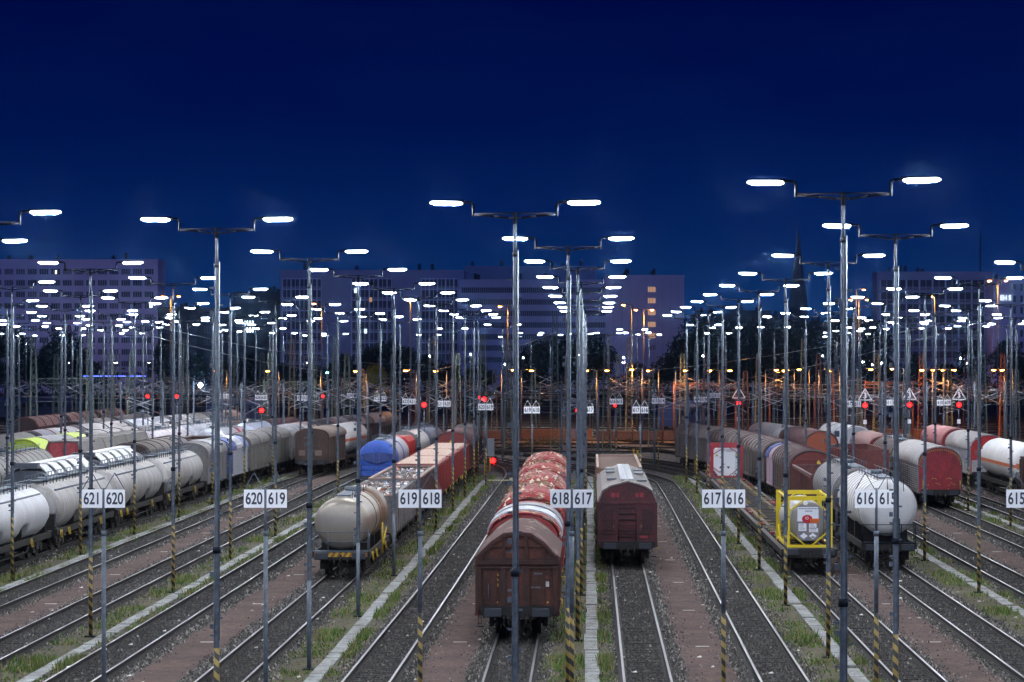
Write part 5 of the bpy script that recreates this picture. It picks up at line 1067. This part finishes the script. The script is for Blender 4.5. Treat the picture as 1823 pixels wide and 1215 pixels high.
# --- track 613, 612, 610
wagon(613, 190, 15, 'red brown open wagon right of the dark foreground mast', gen_open(m=mat('red brown steel',(.19,.055,.05),.7,0,(.09,.035,.03),.5), zt=3.9, zb=1.15), 'open wagon')
wagon(613, 228, 17, 'boxcar with an orange brown arched end above the round roofed boxcars', gen_box(body=BROWN, roof=PURPLE, end=mat('orange brown end',(.30,.075,.035),.6), ze=2.9, zr=4.25, endstyle='none'), 'boxcar')
wagon(613, 246, 17, 'brown boxcar with a white roof edge far behind the orange brown one', gen_box(body=BROWN, roof=LROOF, end=BROWN, ze=3.0, zr=4.2), 'boxcar')
wagon(612, 242, 16, 'white round roofed wagon behind the dark foreground mast', gen_box(body=GREYL, roof=WHT, end=mat('pale end',(.36,.38,.42),.5), ze=2.6, zr=4.3, endstyle='none', roofribs=4, trim=GREYL), 'covered wagon')
def maroonbox(root, L):
    gear(root, L, 4); boxbody(root, L, mat('grey slatted side',(.22,.21,.22),.6,0,(.12,.09,.09),.6,(1,1,3)), LROOF, MAROON, w=1.48, zb=1.1, ze=3.0, zr=4.32, kind='round', ribs=1.2, endstyle='panel', over=.06)
    h = L/2-.65; d = MB(); top = roof_pts('round', 1.44, 2.98, 4.22, 30)
    for i in range(1, 30, 1): x, z = top[i]; d.box(x-.03,x+.03,-h-.09,-h-.04,z-.12,z-.02)
    d.build('arch_teeth', mat('dull yellow teeth',(.38,.30,.10),.6), root)
    s = MB()
    for z in np.arange(1.3,2.9,.16):
        for sx in (-1,1): s.box(sx*1.50-.03,sx*1.50+.03,-h+.5,h-.5,z,z+.05)
    s.build('side_slats', mat('pale slat',(.33,.33,.35),.6), root)
    g = MB(); y = -h-.1
    for x in (-.42,.62): g.path([(x-.18,y,2.0),(x-.1,y,2.08),(x+.1,y,2.08),(x+.18,y,2.0)],.018,5); g.path([(x+.1,y,1.75),(x+.42,y,1.6)],.018,5)
    for x in (-1.2,1.38): g.tube((x,y,1.3),(x,y,1.95),.035)
    for x in (-.9,.55): g.path([(x,y,1.55),(x+.12,y,1.62)],.02,5); g.tube((x,y-.02,1.3),(x,y,1.3),.04)
    g.build('door_handles', YEL, root)
wagon(612, 186, 16.4, 'maroon fronted boxcar with a pale round roof and yellow toothed arch', maroonbox, 'boxcar')
wagon(612, 203.4, 16, 'dark brown ribbed tank wagon behind the maroon fronted boxcar', gen_tank(m=mat('dark brown barrel',(.10,.07,.06),.5), r=1.52, zc=2.7, ribs=1.3, mrib=BROWND, platform=False), 'tank wagon')
wagon(612, 220, 16, 'faded red covered wagon behind the dark brown ribbed tank', gen_box(body=RED2, roof=PINK, ze=3.0, zr=4.1), 'covered wagon')
wagon(610, 176, 15.6, 'brown open wagon cut by the right edge of the photo', gen_open(m=RUSTD, zt=3.4), 'open wagon')
wagon(610, 192.6, 19, 'white tank wagon with an orange stripe at the right edge of the photo', gen_tank(m=TWHITE, r=1.52, zc=2.75, stripe=(2.5,2.8), mstripe=ORANGE, n=72, walkway=False), 'tank wagon')
def redwhite(root, L):
    gear(root, L, 4); boxbody(root, L, GREYL, LROOF, RED, w=1.48, ze=3.0, zr=4.3, kind='round', ribs=1.4, endstyle='none', over=.04); y = -L/2+.6
    b = MB(); b.box(-1.48,1.48,y-.07,y-.03,2.95,3.05); b.build('end_rail_bar', RED, root); q = MB()
    q.box(-1.4,1.4,y-.06,y-.04,1.2,2.25); q.build('white_panel', mat('dirty white panel',(.48,.47,.48),.6,0,(.3,.28,.28),.5), root)
wagon(610, 215, 16, 'bright red fronted boxcar with white side panels', redwhite, 'boxcar')
wagon(610, 233, 15, 'pink roofed covered wagon behind the bright red fronted boxcar', gen_box(body=RED2, roof=mat('bleached pink roof',(.55,.25,.25),.5,0,(.4,.1,.1),.5), end=RED2, ze=2.9, zr=4.35, endstyle='none'), 'covered wagon')
# --- dark blue coaches in the far background
COACH = mat('dark blue coach paint', (.02,.045,.13), .4); COACHW = mat('coach glass', (.01,.015,.03), .15)
for i, (px, D) in enumerate(((60,460),(430,430),(1215,400),(1600,470))):
    root = thing('railway_coach', 'dark blue railway coach standing in the unlit background', 'coach', (P(px,D),D,.15), R(-18+random.uniform(-6,6)), 'dark blue coaches in the background')
    b = MB(); pr = [(1.4,.5),(-1.4,.5),(-1.4,3.1),(-1.1,3.7),(0,4.0),(1.1,3.7),(1.4,3.1)]; b.loft([[(x,y,z) for x,z in pr] for y in (-12,12)],0,False); bo = b.build('body', COACH, root)
    for k in range(9):
        q = MB()
        y = -10+k*2.5; q.box(-1.43,1.43,y-.6,y+.6,2.0,2.8); q.build('window', COACHW, root)
    for y in (-9,9): o = obj('bogie', BG, root, (0,y,0)); [obj('wheelset', WS, o, (0,k,0)) for k in (-.9,.9)]
# ---------------------------------------------------------------- buildings
GLASSD = mat('dark window glass', (.02,.028,.05), .35); LITW = emis('warm lit window', (1,.55,.22), .8); LITC = emis('cold lit window', (.8,.95,1), 2.2)
CURT = mat('curtained window', (.12,.12,.17), .6)
def window_mesh(w, h, n, mg, mullion=.12, frame=None):
    b = MB(); b.box(-w/2,w/2,-.06,.02,-h/2,h/2,0)
    for i in range(n+1): x = -w/2+w*i/n; b.box(x-mullion/2,x+mullion/2,-.12,-.055,-h/2,h/2,1)
    b.box(-w/2,w/2,-.11,-.055,-h/2-.08,-h/2,1); b.box(-w/2,w/2,-.11,-.055,h/2,h/2+.08,1)
    return b.mesh('window', [mg, frame or FAC])
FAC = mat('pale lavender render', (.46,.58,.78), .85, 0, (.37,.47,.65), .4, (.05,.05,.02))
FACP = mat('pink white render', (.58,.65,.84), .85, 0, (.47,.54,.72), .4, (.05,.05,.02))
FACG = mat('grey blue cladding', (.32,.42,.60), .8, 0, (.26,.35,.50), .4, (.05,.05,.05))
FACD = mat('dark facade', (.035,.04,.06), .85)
def building(name, label, px0, px1, ytop, D, depth, m, group=None, extra=None):
    x0, x1 = P(px0,D), P(px1,D); H = PZ(ytop,D); root = thing(name, label, 'building', ((x0+x1)/2, D, 0), 0, group); w = (x1-x0)/2
    b = MB(); b.box(-w,w,0,depth,-1,H-.6); b.build('wall', m, root); r = MB(); r.box(-w-.15,w+.15,-.15,depth+.15,H-.6,H); ro = r.build('roof', m, root)
    v = MB()
    for i in range(5): x = random.uniform(-w*.9,w*.9); v.box(x-.5,x+.5,3,4.5,H,H+random.uniform(1,2.2))
    v.build('roof_vent', FACD, ro)
    return root, w, H
def win_rows(root, D, pxc, cols, rows, wm, group='window'):
    cx = root.location.x; k = 0
    meshes = wm; n = 0; extra = []
    for ry in rows:
        for pxx in cols:
            x = P(pxx,D)-cx; z = PZ(ry,D); me = meshes[0] if random.random() > pxc else random.choice(meshes[1:])
            if n < 98: obj('window', me, root, (x,-.02,z))
            else: extra.append((x, z))
            n += 1
    if extra:
        b = MB(); src = meshes[0]
        for x, z in extra:
            o = len(b.v); b.v += [(v.co.x+x, v.co.y-.02, v.co.z+z) for v in src.vertices]
            for p in src.polygons: b.face([o+i for i in p.vertices], p.material_index)
        tag(b.build('lower_windows', list(src.materials), root), kind='stuff')
D1 = 800
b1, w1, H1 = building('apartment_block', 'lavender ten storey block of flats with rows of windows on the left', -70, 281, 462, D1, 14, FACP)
s = D1/FPX
wm = [window_mesh(16*s, 9.6*s, 4, GLASSD), window_mesh(16*s, 9.6*s, 4, CURT), window_mesh(16*s, 9.6*s, 4, CURT)]
win_rows(b1, D1, .25, [16+20.8*i for i in range(-4,13)], [484,504,524.5,545,565,585.5,606,627,648,668], wm)
obj('window', window_mesh(3.5*s, 6*s, 1, emis('bright lit window',(1,.85,.6),3.5)), b1, (P(100,D1)-b1.location.x,-.12,PZ(485,D1))); obj('window', window_mesh(6*s, 9*s, 2, LITC), b1, (P(269,D1)-b1.location.x,-.12,PZ(544,D1)))
D2 = 860; s = D2/FPX
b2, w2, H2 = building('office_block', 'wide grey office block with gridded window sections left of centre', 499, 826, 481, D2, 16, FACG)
FR = mat('pale window grid', (.54,.66,.84), .7)
for a, c in ((503,572),(626,697),(750,815)):
    rows = [504,523,542,561,580,599,618,637,656]
    for i, ry in enumerate(rows):
        q = MB(); w = (c-a)*s; hh = 13*s; q.box(-w/2,w/2,-.05,.02,-hh/2,hh/2,0); q.box(-w/2,w/2,-.12,.0,-hh/2-1.0,-hh/2-.2,1)
        for k in range(10):
            x = -w/2+w*k/9
            q.box(x-(.22 if k%2==0 else .1),x+(.22 if k%2==0 else .1),-.16,-.05,-hh/2-1.0,hh/2,2)
        q.box(-w/2,w/2,-.16,-.05,hh/2,hh/2+.35,2); q.build('window', [GLASSD, mat('spandrel panel',(.20,.22,.30),.6), FR], b2).location = (P((a+c)/2,D2)-b2.location.x,-.02,PZ(ry,D2))
for px, py, m in ((633,518,LITC),(660,534,LITW),(775,612,LITW),(651,590,LITC)): obj('window', window_mesh(5*s, 8*s, 3, m), b2, (P(px,D2)-b2.location.x,-.2,PZ(py,D2)))
D3 = 845; s = D3/FPX
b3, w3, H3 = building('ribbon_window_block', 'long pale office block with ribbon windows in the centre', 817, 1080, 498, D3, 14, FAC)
for i, ry in enumerate((517,538,558.5,579,600,620,641)):
    q = MB(); w = (1080-822)*s; hh = 9.5*s; q.box(-w/2,w/2,-.05,.02,-hh/2,hh/2,0)
    for k in range(75): x = -w/2+w*k/74; q.box(x-.1,x+.1,-.1,-.05,-hh/2,hh/2,1)
    q.build('window', [GLASSD, FACG], b3).location = (P(951,D3)-b3.location.x,-.02,PZ(ry,D3))
b4, w4, H4 = building('upper_office_slab', 'set back upper slab rising behind the ribbon window block', 826, 1062, 474, D3+40, 14, FACG)
b5, w5, H5 = building('blank_wall_tower', 'blank lavender tower wall with one column of warm lit windows', 1078, 1218, 490, D3-2, 20, FAC)
for i, ry in enumerate((516,536,557,578,598,619)): obj('window', window_mesh(14*s, 9*s, 5, LITW if i < 5 else GLASSD, .25), b5, (P(1160,D3)-b5.location.x,-.05,PZ(ry,D3)))
for k in range(9): q = MB(); q.box(-.06,.06,-.08,.0,0,H5-1); q.build('wall_joint', FACG, b5).location = (P(1092+k*14.5,D3)-b5.location.x,0,0)
D6 = 900; s = D6/FPX
b6, w6, H6 = building('gridded_office_block', 'grey gridded office block at the right behind the floodlight tower', 1562, 1766, 484, D6, 16, FACG)
for i, ry in enumerate((505,527,548,569,590,611,632)):
    q = MB(); w = 186*s; hh = 12*s; q.box(-w/2,w/2,-.05,.02,-hh/2,hh/2,0); q.box(-w/2,w/2,-.12,0,-hh/2-1.1,-hh/2-.2,1)
    for k in range(17): x = -w/2+w*k/16; ww = .28 if k%2==0 else .08; q.box(x-ww,x+ww,-.16,-.05,-hh/2-1.1,hh/2,2)
    q.build('window', [GLASSD, mat('spandrel panel',(.20,.22,.30),.6), FR], b6).location = (P(1660,D6)-b6.location.x,-.02,PZ(ry,D6))
b7, w7, H7 = building('corner_tower_block', 'pinkish tower block at the right edge with narrow windows', 1768, 1900, 498, D6-30, 16, FACP)
wm7 = [window_mesh(5*.18, 12*.18, 1, GLASSD), window_mesh(5*.18, 12*.18, 1, CURT)]
win_rows(b7, D6-30, .3, [1806+12.5*i for i in range(6)], [512+20.5*i for i in range(7)], wm7)
m = text_mesh('EH S', 2.3, emis('white roof letters',(.85,.95,1),1.5), .1, .8, .03); obj('lettering', m, b7, (P(1790,D6-30)-b7.location.x,-.3,PZ(531,D6-30)))
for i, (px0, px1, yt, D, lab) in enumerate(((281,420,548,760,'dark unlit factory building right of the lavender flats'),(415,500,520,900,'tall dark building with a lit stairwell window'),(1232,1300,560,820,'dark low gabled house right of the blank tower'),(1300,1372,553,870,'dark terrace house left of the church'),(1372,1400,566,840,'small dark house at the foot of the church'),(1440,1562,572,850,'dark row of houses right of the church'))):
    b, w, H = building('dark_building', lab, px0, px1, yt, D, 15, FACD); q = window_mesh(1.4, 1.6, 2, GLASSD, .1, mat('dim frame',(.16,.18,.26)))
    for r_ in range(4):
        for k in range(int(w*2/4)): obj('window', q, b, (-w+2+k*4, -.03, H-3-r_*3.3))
    if i == 1:
        for k, yy in enumerate((576,588)): obj('window', window_mesh(19*D/FPX, 9*D/FPX, 4, emis('bright stairwell',(.8,.93,1),4), .5, FACD), b, (P(443,D)-b.location.x,-.1,PZ(yy,D)))
# church
Dc = 1000; root = thing('church_spire', 'dark pointed church spire rising above the right side lamps', 'church', (P(1421,Dc),Dc,0))
t = MB(); w = 16*Dc/FPX; zb = PZ(548,Dc); zt = PZ(402,Dc); t.box(-w,w,-w,w,0,zb); t.build('tower', FACD, root)
t = MB(); rg = lambda r, z: [(r*math.cos(math.pi/8+k*math.pi/4), r*math.sin(math.pi/8+k*math.pi/4), z) for k in range(8)]
t.loft([rg(w*1.15,zb),rg(w*.95,zb+5),rg(w*.66,zb+12),rg(.15,zt-1)],0,False); t.tube((0,0,zt-2),(0,0,zt+1.5),.1); t.build('spire', mat('dark slate',(.03,.035,.05),.6), root)
t = MB(); t.loft([[(-24,2,0),(0,2,0),(0,2,12),(-12,2,18),(-24,2,12)],[(-24,16,0),(0,16,0),(0,16,12),(-12,16,18),(-24,16,12)]],0,False); t.build('nave', FACD, root)
am = thing('radio_mast', 'thin lattice radio mast on the roof of the right office block', 'radio mast', (P(1748,D6),D6+4,PZ(484,D6))); t = MB(); t.beam((0,0,0),(0,0,12),.5); t.beam((0,0,10),(0,0,14),.2); t.build('mast', FACD, am)
bl = thing('light_strip', 'thin blue light strip along the foot of the lavender block of flats', 'light strip', (P(205,640),640,0)); b = MB()
for x in (-7,0,7): b.tube((x,0,0),(x,0,PZ(670,640)),.06)
b.build('post', GALVD, bl); b = MB(); b.box(-7.5,7.5,-.05,.05,PZ(670.6,640),PZ(669.4,640)); b.build('light_bar', emis('blue light bar', (.10,.16,1), 6), bl)
# lamps added at the foot of the far buildings to brighten their fronts
PKL = emis('pinkish added facade lamp', (1,.50,.62), 240)
for i, (px, D) in enumerate(((30,772),(120,776),(205,770),(265,774),(545,830),(700,832),(1010,812),(1110,815),(1190,818),(1640,868),(1720,866),(1800,842))):
    root = thing('facade_fill_lamp', 'added fill lamp lighting the far office and apartment blocks', 'street lamp', (P(px,D),D,0), 0, 'added fill lamps before the far blocks'); b = MB(); b.tube((0,0,0),(0,0,9),.1,.07,6); b.path([(0,0,9),(0,1.0,9.2)],.06,5); b.build('post', GALVD, root); b = MB(); b.box(-.35,.35,.9,1.5,9.05,9.2); b.build('lamp_head', PKL, root)
# ---------------------------------------------------------------- trees
LEAF = mat('dark foliage', (.022,.032,.018), .85, 0, (.014,.02,.012), .5, (.3,.3,.3)); BARK = mat('bark', (.07,.055,.045), .9)
def crown_mesh(seed, H, Rr, n=3200, leaf=.42):
    rg = np.random.default_rng(seed); nc = 15; cen = []
    for i in range(nc):
        a = rg.random()*6.28; t = rg.random(); z = H*(.32+.6*t); rad = Rr*(.75 if t < .7 else .4)*rg.random()**.5; cen.append((rad*math.cos(a), rad*math.sin(a), z, Rr*rg.uniform(.32,.52)))
    v = np.empty((n,3,3)); 
    for i in range(n):
        c = cen[rg.integers(nc)]; d = rg.normal(size=3); d /= np.linalg.norm(d); p = np.array(c[:3])+d*c[3]*rg.uniform(.55,1.12)*np.array([1,1,.85]); u = rg.normal(size=3)*leaf*.6; w = rg.normal(size=3)*leaf*.6
        v[i] = [p-u, p+u, p+w+u*.2]
    me = bpy.data.meshes.new('crown'); me.from_pydata(v.reshape(-1,3).tolist(), [], [(3*i,3*i+1,3*i+2) for i in range(n)]); me.materials.append(LEAF); me.update(); return me
CR = [crown_mesh(s, h, r) for s, h, r in ((1,13,4.8),(2,15,5.2),(3,11,4.6),(4,9,4.2))]
def trunk_mesh(H):
    b = MB(); b.tube((0,0,-.5),(0,0,H*.55),.32,.18,8)
    for k in range(5): a = k*1.3; b.tube((0,0,H*(.3+.05*k)),(math.cos(a)*2,math.sin(a)*2,H*(.55+.06*k)),.11,.04,6)
    return b.mesh('trunk', BARK)
TK = [trunk_mesh(h) for h in (13,15,11,9)]
TREES = [(10,640,1,1.25),(30,650,1,1.1),(95,640,0,1.05),(115,630,1,1.15),(135,650,0,1),(60,655,2,1),(165,660,3,1),(300,640,0,1.1),(345,660,2,1),(395,640,3,1.1),(440,650,2,1),(510,660,3,1),(560,650,3,1),(610,660,2,1),(665,640,0,1),(690,650,1,1),(720,640,0,1),(760,660,2,1),(800,650,3,1),(850,660,3,1),(940,640,2,1),(962,630,1,1.0),(985,650,1,1.05),(1010,640,0,1.1),(1050,640,1,1.1),(1075,650,0,1),(1130,660,3,1),(1190,640,2,1),(1215,650,0,1),(1245,630,1,1.3),(1275,650,1,1.4),(1310,640,1,1.3),(1345,650,1,1.35),(1385,640,0,1.3),(1420,650,1,1.3),(1460,640,1,1.3),(1500,650,1,1.4),(1540,640,1,1.35),(1575,650,2,1),(1630,655,2,1),(1680,650,3,1),(1730,640,0,1),(1795,650,1,1),(1815,640,2,1)]
for i, (px, D, k, sc) in enumerate(TREES):
    root = thing('deciduous_tree', ('tall','very tall','mid sized','low')[k]+' dark leafy tree standing before the far buildings', 'tree', (P(px,D),D,0), random.random()*6, 'trees between the yard and the buildings'); obj('trunk', TK[k], root); obj('crown', CR[k], root); root.scale = (sc,sc,sc)
lt = thing('lit_tree', 'small tree with lamplight painted into its yellow green leaves above the blue tank wagon', 'tree', (P(668,470),470,0)); cm = crown_mesh(9, 9.5, 2.6, 1500, .3); cm.materials.clear(); cm.materials.append(mat('foliage with painted lamplight',(.22,.28,.03),.7)); obj('crown', cm, lt); obj('trunk', TK[3], lt)  # lamplight is put into the bright leaf colour of this tree
hd = MB()
for i in range(9000):
    x = random.uniform(-170,150); yy = 590+random.uniform(0,20); z = abs(random.gauss(0,1))*2.6; u = [random.gauss(0,.7) for _ in range(6)]; hd.add([(x,yy,z),(x+u[0],yy+u[1],z+u[2]),(x+u[3],yy+u[4],z+u[5]+.3)],[(0,1,2)])
tag(hd.build('undergrowth', LEAF), 'dark bushes along the far edge of the yard', 'bushes', kind='stuff')
shr = MB(); rg = random.Random(3)
for i in range(1400):
    a = rg.random()*6.28; r_ = 2.6*rg.random()**.5; z = abs(rg.gauss(0,.6))*(1-r_/3.2)*1.6; x = r_*math.cos(a); y = r_*math.sin(a)*.5; u = [rg.gauss(0,.09) for _ in range(6)]; shr.add([(x,y,z),(x+u[0],y+u[1],z+u[2]),(x+u[3],y+u[4],z+u[5])],[(0,1,2)])
so = shr.build('shrub', mat('shrub leaves',(.10,.08,.035),.8)); tag(so, 'low brown green shrub behind the far end of the red roofed wagons', 'shrub'); so.location = (P(968,325),325,0)

# ---------------------------------------------------------------- night haze round the whole yard
hz = MB(); hz.box(-700, 700, -60, 1150, -1.5, 75)
hm = bpy.data.materials.new('night haze'); hm.use_nodes = True; N = hm.node_tree.nodes; N.remove(N['Principled BSDF'])
pv = N.new('ShaderNodeVolumePrincipled'); pv.inputs['Color'].default_value = (.30,.56,1,1); pv.inputs['Density'].default_value = .0002; pv.inputs['Anisotropy'].default_value = .992
hm.node_tree.links.new(pv.outputs[0], N['Material Output'].inputs['Volume'])
tag(hz.build('haze', hm), 'thin night haze over the yard', 'haze', kind='stuff')

# ---------------------------------------------------------------- labels of look-alikes: count them off from the left of the view
def ordw(n):
    a = ['','first','second','third','fourth','fifth','sixth','seventh','eighth','ninth','tenth','eleventh','twelfth','thirteenth','fourteenth','fifteenth','sixteenth','seventeenth','eighteenth','nineteenth']
    if n < 20: return a[n]
    t = ['','','twenty','thirty','forty','fifty','sixty'][n//10]; return t[:-1]+'ieth' if n % 10 == 0 else t+'-'+a[n%10]
same = {}
for o in SC.objects:
    if o.parent is None and o.get('label') and o.get('category'): same.setdefault(o['label'], []).append(o)
for lab, os_ in same.items():
    if len(os_) < 2 or 'outside the picture' in lab or 'contact wire' in lab: continue
    far = 'ladder track' in lab and os_[0]['category'] == 'railway track'
    os_.sort(key=(lambda o: o.location.y if not far else o.name) if far else (lambda o: o.location.x/max(1., o.location.y)))
    for i, o in enumerate(os_): o['label'] = lab+(', %s from the front' if far else ', %s from the left') % ordw(i+1)
